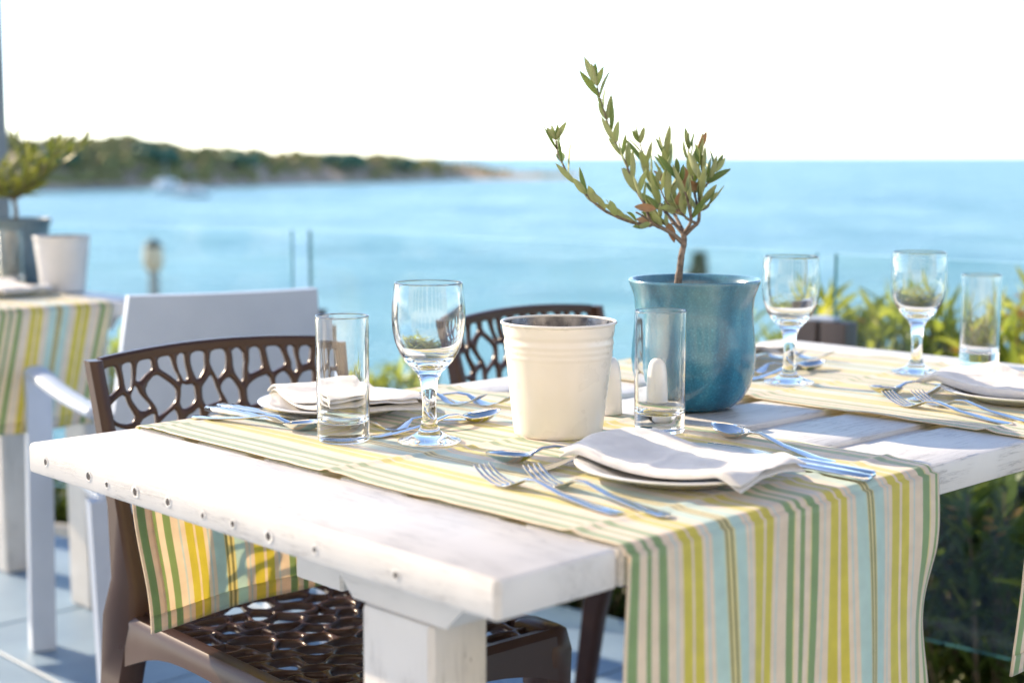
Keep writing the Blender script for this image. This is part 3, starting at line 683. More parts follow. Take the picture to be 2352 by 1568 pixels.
# setting C, right of the picture
plate('white plate cut off by the right edge of the picture', 1.100, .140)
napkin('folded white napkin at the right edge of the picture', 1.104, .150, -0.12, 3, hump=.008)
cutlery(FORK, 'fork', 'left of two forks beside the plate at the right edge', (.952, .256), (.906, .03), 'fork', GF)
cutlery(FORK, 'fork', 'right of two forks beside the plate at the right edge', (.985, .232), (.932, .0), 'fork', GF)
cutlery(DSPOON, 'dessert_spoon', 'spoon behind the forks at the right edge, bowl towards the wine glass foot', (.983, .301), (1.15, .265), 'spoon', GS)
cutlery(DFORK, 'dessert_fork', 'dessert fork running under the plate rim at the right edge', (1.15, .252), (.974, .236), 'fork', GF)
# setting D, beyond the pot
plate('white plate hidden mostly by the blue pot', 1.100, .690)
napkin('napkin end showing to the right of the blue pot', 1.105, .690, math.pi - 0.1, 4)
cutlery(FORK, 'fork', 'fork tines rising beyond the spoon right of the pot', (1.245, .542), (1.205, .76), 'fork', GF)
cutlery(FORK, 'fork', 'fork left of the spoon bowl behind the second wine glass', (1.214, .577), (1.17, .79), 'fork', GF)
cutlery(DSPOON, 'dessert_spoon', 'spoon with blue bowl behind the wine glass next to the pot', (1.168, .510), (.99, .505), 'spoon', GS)
cutlery(DFORK, 'dessert_fork', 'small fork under the wine glass next to the pot, behind it', (1.01, .545), (1.16, .53), 'fork', GF)

def wine_mesh():
    out = [(0, .0006), (.0300, .0006), (.0362, .0014), (.0368, .0026), (.0355, .0040), (.027, .0062), (.0185, .0092), (.0128, .0135), (.0098, .021), (.0084, .033), (.0080, .046), (.0088, .060), (.0104, .071), (.0140, .0805)]
    wall = [(.0205, .0870), (.0275, .0945), (.0335, .1040), (.0385, .1165), (.0413, .1300), (.0423, .1430), (.0418, .1580), (.0402, .1740), (.0390, .1828), (.0388, .1838), (.0383, .1848), (.0377, .1850), (.0372, .1842), (.0373, .1832)]
    inner = [(.0386, .1740), (.0401, .1580), (.0405, .1430), (.0394, .1300), (.0366, .1172), (.0315, .1062), (.0255, .0984), (.0180, .0925), (.0100, .0896), (0, .0888)]
    prof = out + wall + inner
    mids = []
    for i in range(len(prof)-1):
        mids.append(1 if (len(out) + 9 <= i < len(out) + len(wall) - 2) else 0)
    mb = MB(); mb.lathe(prof, 80, mids=mids)
    me = mb.mesh('wine_glass', True, 80); me.materials.append(M['glass']); me.materials.append(M['rim_glass']); return me
def tumbler_mesh():
    prof = [(0, .0012), (.022, .0006), (.0278, .0006), (.0297, .0022), (.0300, .0060), (.0302, .0240), (.0306, .0800), (.03095, .1435), (.0310, .1446), (.0307, .1455), (.0301, .1460), (.0294, .1455), (.0289, .1446), (.0289, .1435), (.0283, .0800), (.0279, .0330), (.0268, .0265), (.0235, .0228), (.0140, .0208), (0, .0202)]
    mids = [1 if 8 <= i <= 11 else 0 for i in range(len(prof)-1)]
    mb = MB(); mb.lathe(prof, 80, mids=mids); me = mb.mesh('tumbler', True, 80); me.materials.append(M['glass']); me.materials.append(M['rim_glass']); return me
WINE, TUMB = wine_mesh(), tumbler_mesh()
GG = 'clear glasses on the table'
for lab, x, y, z in (('wine glass in the foreground beside the left tumbler', .326, .462, CZ), ('wine glass right next to the blue pot', 1.000, .450, CZ), ('wine glass at the right, beside the far tumbler', 1.222, .377, CZ)):
    tag(obj('wine_glass', WINE, None, (x, y, z)), lab, 'wine glass', GG)
for lab, x, y, z in (('straight tumbler left of the foreground wine glass', .262, .540, CZ), ('straight tumbler between the cream bucket and the blue pot', .570, .325, CZ), ('straight tumbler at the right edge, right of the last wine glass', 1.384, .364, TZ+.0006)):
    tag(obj('tumbler', TUMB, None, (x, y, z)), lab, 'tumbler', GG)

def bucket(label, x, y, z, m_, s=1.0):
    t = thing('bucket', label, 'bucket', (x, y, z))
    r0, r1, h = .0525, .0672, .134
    def rad(q): return lerp(r0, r1, q/h)
    prof = [(0, .004), (r0-.004, .004), (r0-.002, .0), (r0, .001)]
    q = .006
    while q < h - .004:
        bmp = sum(.0006*math.exp(-((q - c)/.0021)**2) for c in (.0945, .1015, .1085)) - .0010*math.exp(-((q - .115)/.003)**2)
        prof.append((rad(q) + bmp, q)); q += .0016 if .088 < q < .121 else .012
    prof += [(r1 - .0003, h - .003)]
    mb = MB(); mb.lathe(prof, 72)
    mb.v = [(vx*(1 + .010*noise.noise(Vector((vx*22, vy*22, vz*16)))), vy*(1 + .010*noise.noise(Vector((vx*22, vy*22, vz*16)))), vz) for vx, vy, vz in mb.v]
    body = mb.build('body', m_, t, angle=60)
    mb = MB(); mb.lathe([(r1 + .0018*math.cos(a_), h - .0012 + .0019*math.sin(a_)) for a_ in [2*math.pi*k/10 for k in range(11)]], 72); mb.build('rim', m_, t, angle=None)
    mb = MB(); mb.lathe([(r1 - .0016, h - .002), (rad(.06) - .0015, .06), (r0 - .0017, .008), (0, .0075)], 72); mb.build('lining', M['zinc'], t, angle=60)
    t.scale = (s, s, s); return t
bucket('cream enamel bucket with ribbed band and dark inside, on the front runner', .476, .402, CZ, M['bucket'])
def shaker(label, x, y):
    t = thing('shaker', label, 'shaker', (x, y, CZ), group='white table shakers')
    mb = MB(); mb.lathe([(0, .0008), (.0165, .0), (.0178, .0018), (.0176, .006), (.0168, .025), (.0158, .046), (.0146, .058), (.0125, .0665), (.0090, .0715), (.0045, .0738), (0, .0743)], 48); mb.build('body', M['shaker'], t, angle=None)
    for k in range(3):
        a_ = k*2.1; mb = MB(); mb.lathe([(0, .0003), (.0008, .0002), (.0009, -.0006)], 10, c=(.0035*math.cos(a_), .0035*math.sin(a_), .0742)); mb.build('hole', M['screw'], t)
shaker('white rounded shaker half hidden by the cream bucket', .618, .452)
shaker('white rounded shaker standing behind the middle tumbler', .650, .400)

# ------------------------------------------------------------------ potted olive tree
def olive_leaf(nm, ln, wd, curl, fold, dry=False):
    mb = MB(); n_ = 7
    top, bot = [], []
    for i in range(n_ + 1):
        t_ = i/n_; w = wd*.5*(math.sin(math.pi*min(1, t_*.96 + .02))**.8)*(1 - .15*t_) if 0 < i < n_ else wd*.03
        z = curl*ln*t_*t_; y = ln*t_
        for arr, dz in ((top, .00022), (bot, -.00022)):
            arr.append([(-w, y, z + fold*w + dz), (-w*.5, y, z + fold*w*.45 + dz), (0, y, z + dz), (w*.5, y, z + fold*w*.45 + dz), (w, y, z + fold*w + dz)])
    mb.loft(top, mi=0, closed=False, cap=False); 
    o = len(mb.f); mb.loft(bot, mi=1, closed=False, cap=False)
    for k in range(o, len(mb.f)): mb.f[k] = mb.f[k][::-1]
    rim = [r_[0] for r_ in top] + [r_[-1] for r_ in reversed(top)]; rib = [r_[0] for r_ in bot] + [r_[-1] for r_ in reversed(bot)]
    mb.loft([rim, rib], mi=1, cap=False)
    mb.tube([(0, -.004, -.0003), (0, .001, 0)], [.0005, .0004], seg=5, mi=1)
    me = mb.mesh(nm, True, 60)
    for q in ((M['dry_leaf'], M['dry_leaf']) if dry else (M['olive_top'], M['olive_under'])): me.materials.append(q)
    return me
LEAVES = [olive_leaf('olive_leaf', ln, wd, cu, fo) for ln, wd, cu, fo in ((.037, .0102, .10, .25), (.033, .0106, -.14, .2), (.041, .0094, .18, .35), (.026, .0090, .05, .2), (.036, .0084, .26, .4), (.030, .0108, -.22, .3), (.035, .0076, .30, .5))]
DRY = [olive_leaf('dry_olive_leaf', ln, wd, cu, fo, True) for ln, wd, cu, fo in ((.034, .014, .3, .6), (.028, .012, -.3, .4))]
M['young_leaf'] = leaf_mat('young_olive_leaf', (0.24, 0.30, 0.07), (0.50, 0.50, 0.16), 0.55, 0.4)
LEAVES2 = []
for me_ in LEAVES:
    c_ = me_.copy(); c_.materials.clear(); c_.materials.append(M['young_leaf']); c_.materials.append(M['olive_under']); LEAVES2.append(c_)
def place_leaf(par, me, p, d, side, rn, scale=1.0):
    d = Vector(d).normalized(); up = Vector(side)
    x = d.cross(up); 
    if x.length < 1e-3: x = d.cross(Vector((0, 0, 1)))
    x.normalize(); z = x.cross(d).normalized()
    rot = Matrix((x, d, z)).transposed().to_4x4()
    o = obj('leaf', me, par); o.matrix_local = Matrix.Translation(p) @ rot @ Matrix.Scale(scale, 4); return o
POT = Vector((.7525, .4246, TZ + .0005))
potted = thing('potted_olive_tree', 'young olive tree in a glazed blue pot in the middle of the table', 'potted tree', POT)
pprof = [(0, .003), (.044, .0), (.0475, .0008), (.054, .004), (.066, .0145), (.0752, .030), (.0805, .050), (.0820, .066), (.0805, .088), (.0782, .110), (.0772, .130), (.0790, .147), (.0835, .160), (.0862, .1665), (.0866, .1690), (.0850, .1705), (.0815, .1700), (.0770, .1610), (.0735, .147), (.072, .128), (.072, .110), (.05, .108), (0, .108)]
mb = MB(); mb.lathe(pprof, 96); pot_o = mb.build('pot', M['glaze'], potted, angle=None)
mb = MB(); rws = []
for i in range(8):
    rws.append([(.0705*i/7*math.cos(k*.2618), .0705*i/7*math.sin(k*.2618), .128 + .004*noise.noise(Vector((i*.7, k*.9, 0)))) for k in range(24)])
mb.loft(rws, cap=False); mb.build('soil', M['soil'], potted)
# branches traced as plan points (picture) with depth offsets to give the crown body
PD = (POT - CAM).dot(FWD)
def c6(x, y, dd=0.0): return at_d((2000 + x/1.65)/1.6327, (150 + y/1.65)/1.6327, PD + dd) - POT
BR = {
 'trunk': ([(897,1560,.005),(893,1520,.004),(905,1430,.0),(917,1330,-.004),(932,1260,.0),(930,1195,.0)], (.0054,.0051,.0045,.0042,.0041,.0039), 0),
 'a': ([(925,1255,0),(880,1215,-.004),(830,1180,-.01),(740,1140,-.02),(715,1148,-.022),(620,1130,-.03),(545,1105,-.036),(440,1055,-.045),(360,990,-.05),(285,915,-.055),(230,850,-.055),(190,785,-.055),(150,690,-.05),(140,620,-.05)], (.0036,.0010), 1.0),
 'b': ([(740,1140,-.02),(718,1105,-.016),(690,1020,-.010),(650,950,-.004),(610,870,.0),(570,760,.004),(520,660,.006),(470,540,.006),(428,410,.004),(405,330,0),(385,240,-.004)], (.0028,.0008), 1.0),
 'c': ([(928,1200,0),(870,1130,.012),(800,1040,.022),(755,960,.03),(720,860,.035),(690,750,.036),(660,640,.034)], (.0034,.0009), 1.2),
 'd': ([(932,1195,0),(900,1130,.02),(865,1060,.035),(840,960,.046),(822,850,.052),(818,750,.052),(800,680,.05)], (.0032,.0009), 1.2),
 'e': ([(942,1200,0),(985,1160,-.004),(1022,1120,-.006),(1028,1020,-.008),(1040,920,-.01),(1046,820,-.01),(1035,730,-.008)], (.0036,.0010), 1.45),
 'f': ([(935,1195,0),(975,1120,-.02),(960,1010,-.034),(930,920,-.044),(895,830,-.05)], (.0030,.0009), .9),
 'g': ([(1008,1135,-.004),(960,1110,-.012),(900,1060,-.022),(830,1010,-.03),(790,930,-.034)], (.0024,.0008), .9),
 'h': ([(1040,930,-.01),(1085,880,.0),(1115,830,.008),(1132,785,.012)], (.0018,.0008), 1.3),
 'i': ([(1025,1060,-.006),(1000,960,.01),(985,850,.02),(965,740,.026),(962,660,.028)], (.0022,.0008), 1.25),
 'j': ([(1030,1055,-.006),(1055,1050,-.012),(1080,1035,-.016),(1090,1020,-.018)], (.0012,.0007), .5),
 'k': ([(722,1120,-.02),(680,1090,-.03),(635,1066,-.038)], (.0016,.0012), 0),
 'l': ([(870,1130,.012),(830,1150,.0),(790,1120,-.01),(740,1060,-.016)], (.0018,.0008), .7),
}
rn = random.Random(11); nleaf = 0
trunk_o = None
for nm, (pts, rad_, dens) in BR.items():
    P = curve_pts([c6(*p) for p in pts], 5)
    n_ = len(P); rads = [ (rad_[min(i//5, len(rad_)-1)] if len(rad_) > 2 else lerp(rad_[0], rad_[1], (i/(n_-1))**.7)) * (1 + .12*noise.noise(Vector((i*.9, len(nm), 3)))) for i in range(n_)]
    mb = MB(); mb.tube(P, rads, seg=8)
    if nm == 'trunk': trunk_o = mb.build('trunk', M['bark'], potted, angle=None); continue
    mb.build('branch', M['bark'], trunk_o, angle=None)
    if dens <= 0: continue
    # pairs of leaves along the outer part of the branch
    ln = [0.0]
    for i in range(1, n_): ln.append(ln[-1] + (P[i] - P[i-1]).length)
    s = ln[-1]*(.16 if nm in 'ab' else .30); flip = 0
    while s < ln[-1] + .001:
        i = max(1, min(n_-1, next((q for q in range(n_) if ln[q] >= s), n_-1)))
        T = (P[i] - P[i-1]).normalized(); p = P[i-1].lerp(P[i], min(1, (s - ln[i-1])/max(1e-5, ln[i]-ln[i-1])))
        a_ = rn.uniform(0, 3.14); 
        side = (RT*math.cos(a_) + FH*math.sin(a_)); side = (side - T*side.dot(T)).normalized()
        for sg in (1, -1):
            if rn.random() < .06: continue
            d = (T*rn.uniform(.7, 1.1) + side*sg*rn.uniform(.45, .95) + UP*rn.uniform(.3, .9)).normalized()
            dry = nm in 'dfgl' and rn.random() < .07
            nv = (side*sg*-.2 + RT*rn.uniform(-.9, .6) + FH*rn.uniform(-.5, 1.3) + UP*rn.uniform(0, .8))
            place_leaf(potted, rn.choice(DRY if dry else LEAVES), p, d, nv, rn, rn.uniform(.85, 1.28)*(.72 if s > ln[-1]*.96 else 1)); nleaf += 1
        s += rn.uniform(.0135, .020) / dens if nm in 'ab' else rn.uniform(.0125, .019)/dens
    for q in range(2):
        d = (P[-1] - P[-2]).normalized() + RT*rn.uniform(-.3, .3)
        place_leaf(potted, LEAVES[3], P[-1], d, RT*rn.uniform(-1, 1) + FH*rn.uniform(-1, 1), rn, .8)
for (x, y, dx, dy, s) in ((800, 1130, -.8, .1, 1.25), (815, 1125, .2, -.3, 1.1), (890, 1080, .15, 1, 1.2), (760, 1045, -.9, .1, 1.0), (935, 960, -.1, 1, 1.1), (905, 870, .7, -.3, 1.2), (1020, 690, .2, 1, .8)):
    place_leaf(potted, rn.choice(DRY), c6(x, y, rn.uniform(-.03, .0)), RT*dx + UP*dy, -FH + RT*rn.uniform(-.8, .8), rn, s)

# ------------------------------------------------------------------ lattice chairs
def clip_poly(poly, p, n_):
    out = []
    for i in range(len(poly)):
        a_, b_ = poly[i], poly[(i+1) % len(poly)]
        da = (a_[0]-p[0])*n_[0] + (a_[1]-p[1])*n_[1]; db = (b_[0]-p[0])*n_[0] + (b_[1]-p[1])*n_[1]
        if da <= 0: out.append(a_)
        if da*db < 0:
            t_ = da/(da-db); out.append((lerp(a_[0], b_[0], t_), lerp(a_[1], b_[1], t_)))
    return out
def ray_poly(poly, c, ang):
    dx, dy = math.cos(ang), math.sin(ang); best = None
    for i in range(len(poly)):
        a_, b_ = poly[i], poly[(i+1) % len(poly)]
        ex, ey = b_[0]-a_[0], b_[1]-a_[1]; den = dx*ey - dy*ex
        if abs(den) < 1e-12: continue
        t_ = ((a_[0]-c[0])*ey - (a_[1]-c[1])*ex)/den; u_ = ((a_[0]-c[0])*dy - (a_[1]-c[1])*dx)/den
        if t_ > 0 and -1e-6 <= u_ <= 1+1e-6 and (best is None or t_ < best): best = t_
    return best or 0.0
def chaikin(poly, it=2):
    for _ in range(it):
        out = []
        for i in range(len(poly)):
            a_, b_ = poly[i], poly[(i+1) % len(poly)]
            out += [(lerp(a_[0], b_[0], .17), lerp(a_[1], b_[1], .17)), (lerp(a_[0], b_[0], .83), lerp(a_[1], b_[1], .83))]
        poly = out
    return poly
def lattice(mb, sites, w, h, web, thick, fmap, aspect=1.0, seg=22):
    """organic cells: sites in [0,w]x[0,h]; fmap(x, y, depth) gives the point on the curved shell"""
    S = [(x, y*aspect) for x, y in sites]
    for i, s in enumerate(S):
        cell = [(0, 0), (w, 0), (w, h*aspect), (0, h*aspect)]
        for j, q in enumerate(S):
            if i == j: continue
            dx, dy = q[0]-s[0], q[1]-s[1]
            if dx*dx + dy*dy > (0.14)**2: continue
            cell = clip_poly(cell, ((s[0]+q[0])/2, (s[1]+q[1])/2), (dx, dy))
        if len(cell) < 3: continue
        cell = [(x, y/aspect) for x, y in cell]
        def inset(poly, d):
            out = poly
            A = sum(a_[0]*b_[1]-b_[0]*a_[1] for a_, b_ in zip(poly, poly[1:]+poly[:1]))
            sg = 1 if A > 0 else -1
            for a_, b_ in zip(poly, poly[1:]+poly[:1]):
                ex, ey = b_[0]-a_[0], b_[1]-a_[1]; l_ = math.hypot(ex, ey)
                if l_ < 1e-6: continue
                nx, ny = ey/l_*sg, -ex/l_*sg
                out = clip_poly(out, (a_[0]-nx*d, a_[1]-ny*d), (nx, ny))
                if len(out) < 3: return None
            return out
        hole = inset(cell, web)
        if not hole or len(hole) < 3:
            mb.add([fmap(x, y, 0) for x, y in cell], [tuple(range(len(cell)))]); continue
        hole = chaikin(hole)
        c = (sum(p[0] for p in hole)/len(hole), sum(p[1] for p in hole)/len(hole))
        rings = [[] for _ in range(6)]
        # sample also at the cell's own corners so neighbours meet
        angs = sorted([2*math.pi*k/seg for k in range(seg)] + [math.atan2(p[1]-c[1], p[0]-c[0]) % (2*math.pi) for p in cell])
        for a_ in angs:
            ro, rh = ray_poly(cell, c, a_), ray_poly(hole, c, a_)
            rb = min(rh + .0022, lerp(rh, ro, .7)); d_ = (math.cos(a_), math.sin(a_))
            for k, (r_, dep) in enumerate(((ro, 0), (rb, .0002), (rh, .0022), (rh, thick-.0022), (rb, thick-.0002), (ro, thick))):
                rings[k].append(fmap(c[0]+d_[0]*r_, c[1]+d_[1]*r_, dep))
        mb.loft(rings, cap=False)
BW, BH = .372, .300
def warp(x, y, w, h, k):
    f = min(1, min(x, w-x)/.03, min(y, h-y)/.03); f = max(0, f)
    a_ = noise.noise(Vector((x*k, y*k, 1.7))); b_ = noise.noise(Vector((x*k, y*k, 8.1)))
    return x + .017*a_*f, y + .013*b_*f
def back_map(x, y, dep):
    x, y = warp(x, y, BW, BH, 24)
    u = x/BW - .5; v_ = y/BH; z = .495 + .295*v_ + .010*(1-(2*u)**2)*v_
    wv = 1 + .05*v_
    yy = .215 + .075*v_ - .018*(2*u)**2 + dep
    return (u*BW*wv, yy, z)
def seat_map(x, y, dep):
    x, y = warp(x, y, .382, .42, 26)
    u = x/.382 - .5; v_ = y/.42
    z = .452 - .010*(1 - (2*u)**2)*(1 - (2*v_ - 1)**2) + .05*max(0, v_ - .86)**1.2*4 - dep
    return (u*.382*(1 + .06*(1-v_)), -.225 + .42*v_, z)
rn = random.Random(21)
sb_ = []
def rowsites(y, n_, jx, jy, off=0):
    for k in range(n_): sb_.append(((k + .5 + off)/n_*BW + rn.uniform(-jx, jx), y + rn.uniform(-jy, jy)))
rowsites(BH - .018, 13, .006, .007); rowsites(BH - .062, 10, .009, .009); rowsites(BH - .106, 10, .010, .010); rowsites(BH - .150, 10, .010, .010); rowsites(BH - .194, 10, .010, .010); rowsites(BH - .236, 10, .010, .010); rowsites(BH - .277, 10, .008, .009)
sb_ = [(min(BW-.004, max(.004, a_)), min(BH-.003, max(.003, c_))) for a_, c_ in sb_]
ss_ = []
for j in range(12):
    n_ = 9 if j % 2 else 8
    for k in range(n_): ss_.append((min(.378, max(.004, (k+.5)/n_*.382 + rn.uniform(-.010, .010))), min(.416, max(.004, (j+.5)/12*.42 + rn.uniform(-.008, .008)))))
def post_sections(sx):
    """rear leg and back post, one blade from floor to top rail: z, y, half depth, x, half width"""
    return [(.002, .300, .018, .206, .015), (.20, .266, .022, .200, .017), (.36, .232, .034, .198, .019), (.445, .212, .044, .197, .019), (.50, .208, .030, .1955, .014), (.60, .224, .017, .1985, .011), (.72, .252, .013, .2035, .010), (.800, .272, .012, .2065, .010)]
def lattice_chair(label, loc, rz):
    t = thing('lattice_chair', label, 'chair', loc, rz, 'brown lattice chairs')
    mb = MB(); lattice(mb, sb_, BW, BH, .0036, .011, back_map, aspect=.62); mb.build('backrest', M['brown_plastic'], t, angle=None)
    mb = MB(); lattice(mb, ss_, .382, .42, .0036, .012, seat_map, aspect=1.15); mb.build('seat', M['brown_plastic'], t, angle=None)
    mb = MB(); rr_ = []
    for k in range(25):
        u = -.5 + k/24; x, yy, z = back_map((u+.5)*BW, BH, 0); z += .002
        rr_.append([(x*1.0, yy-.002, z-.004), (x, yy-.002, z+.006), (x, yy+.002, z+.010), (x, yy+.011, z+.010), (x, yy+.014, z+.006), (x, yy+.014, z-.004)])
    mb.loft(rr_); mb.build('top_rail', M['brown_plastic'], t, angle=35)
    mb = MB(); rr_ = []
    for k in range(25):
        u = -.5 + k/24; x, yy, z = back_map((u+.5)*BW, 0, 0)
        rr_.append([(x, yy-.012, z-.020), (x, yy-.003, z+.003), (x, yy+.016, z+.003), (x, yy+.016, z-.030), (x, yy-.008, z-.046)])
    mb.loft(rr_); mb.build('lower_rail', M['brown_plastic'], t, angle=35)
    for sx in (-1, 1):
        mb = MB(); rg = []
        for z, y, hd, x, hw in post_sections(sx):
            b_ = min(hw, hd)*.35
            rg.append([(sx*x + a_, y + c_, z) for a_, c_ in ((-hw, -hd+b_), (-hw+b_, -hd), (hw-b_, -hd), (hw, -hd+b_), (hw, hd-b_), (hw-b_, hd), (-hw+b_, hd), (-hw, hd-b_))])
        mb.loft(rg); mb.build('back_post', M['brown_plastic'], t, angle=45)
        mb = MB(); rg = []
        for z, y, hd, x, hw in ((.002, -.215, .017, .199, .016), (.25, -.218, .022, .199, .019), (.38, -.217, .030, .198, .022), (.425, -.210, .040, .197, .022), (.452, -.205, .036, .197, .020), (.457, -.205, .030, .196, .014)):
            b_ = .006; rg.append([(sx*x + a_, y + c_, z) for a_, c_ in ((-hw, -hd+b_), (-hw+b_, -hd), (hw-b_, -hd), (hw, -hd+b_), (hw, hd-b_), (hw-b_, hd), (-hw+b_, hd), (-hw, hd-b_))])
        mb.loft(rg); mb.build('front_leg', M['brown_plastic'], t, angle=45)
        mb = MB(); rg = []                                     # side apron, arched below
        for k in range(13):
            y = lerp(-.20, .185, k/12); dz = .028 + .045*abs(2*k/12 - 1)**2.6; zc = .456 if k < 12 else .46
            rg.append([(sx*.183, y, zc-.004), (sx*.189, y, zc), (sx*.208, y, zc), (sx*.215, y, zc-.008), (sx*.217, y, zc-dz), (sx*.191, y, zc-dz)])
        mb.loft(rg); mb.build('apron', M['brown_plastic'], t, angle=40)
    mb = MB(); rg = []
    for k in range(13):
        x = lerp(-.19, .19, k/12); dz = .034 + .03*abs(2*k/12-1)**2.6
        rg.append([(x, -.218, .452), (x, -.236, .456), (x, -.246, .448), (x, -.250, .452-dz), (x, -.225, .452-dz)])
    mb.loft(rg); mb.build('apron', M['brown_plastic'], t, angle=40)
    return t
chair1 = lattice_chair('brown lattice chair pushed under the near left side of the table', (.420, .778, 0), R(-2.5))
chair2 = copy_tree(chair1); chair2.location = (1.118, .822, 0); chair2.rotation_euler.z = R(5.5); chair2['label'] = 'brown lattice chair behind the cream bucket, only its backrest top showing'

# ------------------------------------------------------------------ white armchair
def white_armchair(label, loc, rz):
    t = thing('armchair', label, 'chair', loc, rz)
    m_ = M['white_plastic']
    mb = MB(); rg = []
    for k in range(13):
        v_ = k/12; z = lerp(.36, .825, v_); hw = lerp(.235, .182, v_); y = -.245 - .085*v_; th = .014
        rg.append([(-hw, y + .02 - th, z), (-hw*.5, y - th, z), (0, y - .006 - th, z), (hw*.5, y - th, z), (hw, y + .02 - th, z), (hw, y + .02 + th, z), (hw*.5, y + th, z), (0, y - .006 + th, z), (-hw*.5, y + th, z), (-hw, y + .02 + th, z)])
    mb.loft(rg); mb.build('backrest', m_, t, angle=50)
    mb = MB(); mb.box((-.235, -.25, .415), (.235, .225, .445), b=.012); mb.build('seat', m_, t)
    for sx in (-1, 1):
        mb = MB(); pts = curve_pts([(sx*.232, -.285, .60), (sx*.258, -.17, .612), (sx*.272, .0, .622), (sx*.27, .15, .625), (sx*.262, .235, .618), (sx*.258, .262, .600)], 5); mb.tube(pts, .027, seg=10, flat=.5); mb.build('armrest', m_, t, angle=None)
        mb = MB(); mb.loft([[(sx*(.258+.012*(1-z/.62)) + a_*.026, .245 + c_*.022, z) for a_, c_ in ((-1, -1), (1, -1), (1, 1), (-1, 1))] for z in (.002, .2, .43, .612)]); mb.build('leg', m_, t, angle=30)
        mb = MB(); mb.loft([[(sx*.225 + a_*.026, -.30 + .07*z/.44 + c_*.022, z) for a_, c_ in ((-1, -1), (1, -1), (1, 1), (-1, 1))] for z in (.002, .2, .43)]); mb.build('leg', m_, t, angle=30)
    mb = MB(); mb.box((-.23, .20, .38), (.23, .224, .414), b=.006); mb.build('front_rail', m_, t)
    return t
wchair = white_armchair('white plastic armchair with a solid back, seen from behind at the left', (.885, 1.905, 0), R(-17))

# ------------------------------------------------------------------ things on the left table
def tbl2(px, py, z=CZ): p = at_z(px, py, z); return p
p = tbl2(146, 668); bucket('greyish white bucket on the table at the left edge', p.x, p.y, CZ, M['bucket_grey'], 1.0)
p = tbl2(28, 660); tag(obj('tumbler', TUMB, None, (p.x, p.y, CZ), (0, 0, 0)), 'tumbler on the table at the left edge of the picture', 'tumbler', GG)
p = at_z(45, 652, CZ); pt2 = thing('potted_olive_tree', 'blurred olive tree in a grey blue pot at the left edge of the picture', 'potted tree', (p.x, p.y, TZ + .002), 2.2)
def copy_part(o, par):
    c = o.copy(); col.objects.link(c); c.parent = par; return c
q = copy_part(pot_o, pt2); q.data = pot_o.data.copy(); q.data.materials.clear(); q.data.materials.append(M['glaze_grey'])
mb = MB(); mb.tube(curve_pts([(0, 0, .10), (.004, 0, .15), (.0, .004, .19), (.008, 0, .225)], 4), [.006]*13, seg=8); tr2 = mb.build('trunk', M['bark'], pt2)
rn = random.Random(31)
for k in range(13):
    a_ = k*2.4; ext = rn.uniform(.09, .19); hh = rn.uniform(.07, .16)
    P = curve_pts([(.006, .002, .215), (ext*.4*math.cos(a_), ext*.4*math.sin(a_), .215+hh*.35), (ext*math.cos(a_), ext*math.sin(a_), .215+hh)], 5)
    mb = MB(); mb.tube(P, [lerp(.003, .001, i/(len(P)-1)) for i in range(len(P))], seg=6); mb.build('branch', M['bark'], tr2)
    for i in range(2, len(P)):
        for sg in (-1, 1):
            T = (P[i]-P[i-1]).normalized(); s_ = T.cross(Vector((rn.uniform(-1, 1), rn.uniform(-1, 1), .2))).normalized()
            place_leaf(pt2, rn.choice(LEAVES2), P[i], T + s_*sg*.8 + UP*.2, Vector((rn.uniform(-1, 1), rn.uniform(-1, 1), .6)), rn, 1.45)
p = at_z(22, 676, CZ); plate('white plate on the table at the left edge of the picture', p.x - .02, p.y - .02)
napkin('folded napkin on the plate at the left edge of the picture', p.x - .02, p.y - .02, .1, 5, hump=.006)

# ------------------------------------------------------------------ glass balustrade
def panel(label, a_, c_, z0, z1):
    a_, c_ = Vector(a_), Vector(c_); d = (c_ - a_).normalized(); nrm = Vector((-d.y, d.x, 0)); h = .006
    t = tag(obj('glass_panel', None, None, (0, 0, 0)), label, 'glass panel', 'glass balustrade panels')
    mb = MB()
    b = [a_ - nrm*h, c_ - nrm*h, c_ + nrm*h, a_ + nrm*h]
    lo = [p + UP*z0 for p in b]; hi = [p + UP*z1 for p in b]
    mb.add(lo + hi, [(0, 1, 5, 4), (2, 3, 7, 6)], 0); mb.add(lo + hi, [(0, 3, 2, 1), (4, 5, 6, 7), (1, 2, 6, 5), (3, 0, 4, 7)], 1)
    me = mb.mesh('glass_panel', False); me.materials.append(M['pane']); me.materials.append(M['pane_edge'])
    t.data if False else None
    bpy.data.objects.remove(t)
    return tag(obj('glass_panel', me), label, 'glass panel', 'glass balustrade panels')
def ex(y, o=.035): return (edge_x(y) + o, y, 0)
panel('right glass balustrade panel in front of the oleanders', ex(-0.75), ex(.978), .10, .878)
panel('wide middle glass balustrade panel behind the olive tree', ex(1.022), ex(2.56), .10, .878)
panel('left glass balustrade panel ending above the white armchair', ex(2.61), ex(3.75), .10, .878)
M['post_wood'] = noisy('dark_brown_post', (0.035, 0.026, 0.026), (0.06, 0.045, 0.042), 30, 0.5, stretch=(1, 1, .1))
def bal_post(label, y, top=.735):
    p = Vector(ex(y)); d = (Vector(ex(y+.05)) - Vector(ex(y-.05))).normalized(); a_ = math.atan2(d.y, d.x)
    t = thing('balustrade_post', label, 'post', (p.x, p.y, 0), a_, 'balustrade posts')
    for s in (-1, 1):
        mb = MB(); mb.box((s*.033-.029, -.03, .0), (s*.033+.029, .03, top), b=.003); mb.build('upright', M['post_wood'], t)
    mb = MB(); mb.box((-.0035, -.024, .02), (.0035, .024, top-.004)); mb.build('web', M['post_wood'], t, smooth=False)
    mb = MB(); mb.box((-.028, -.022, top+.0005), (.028, .022, top+.010), b=.003); mb.build('cap', M['white_plastic'], t)
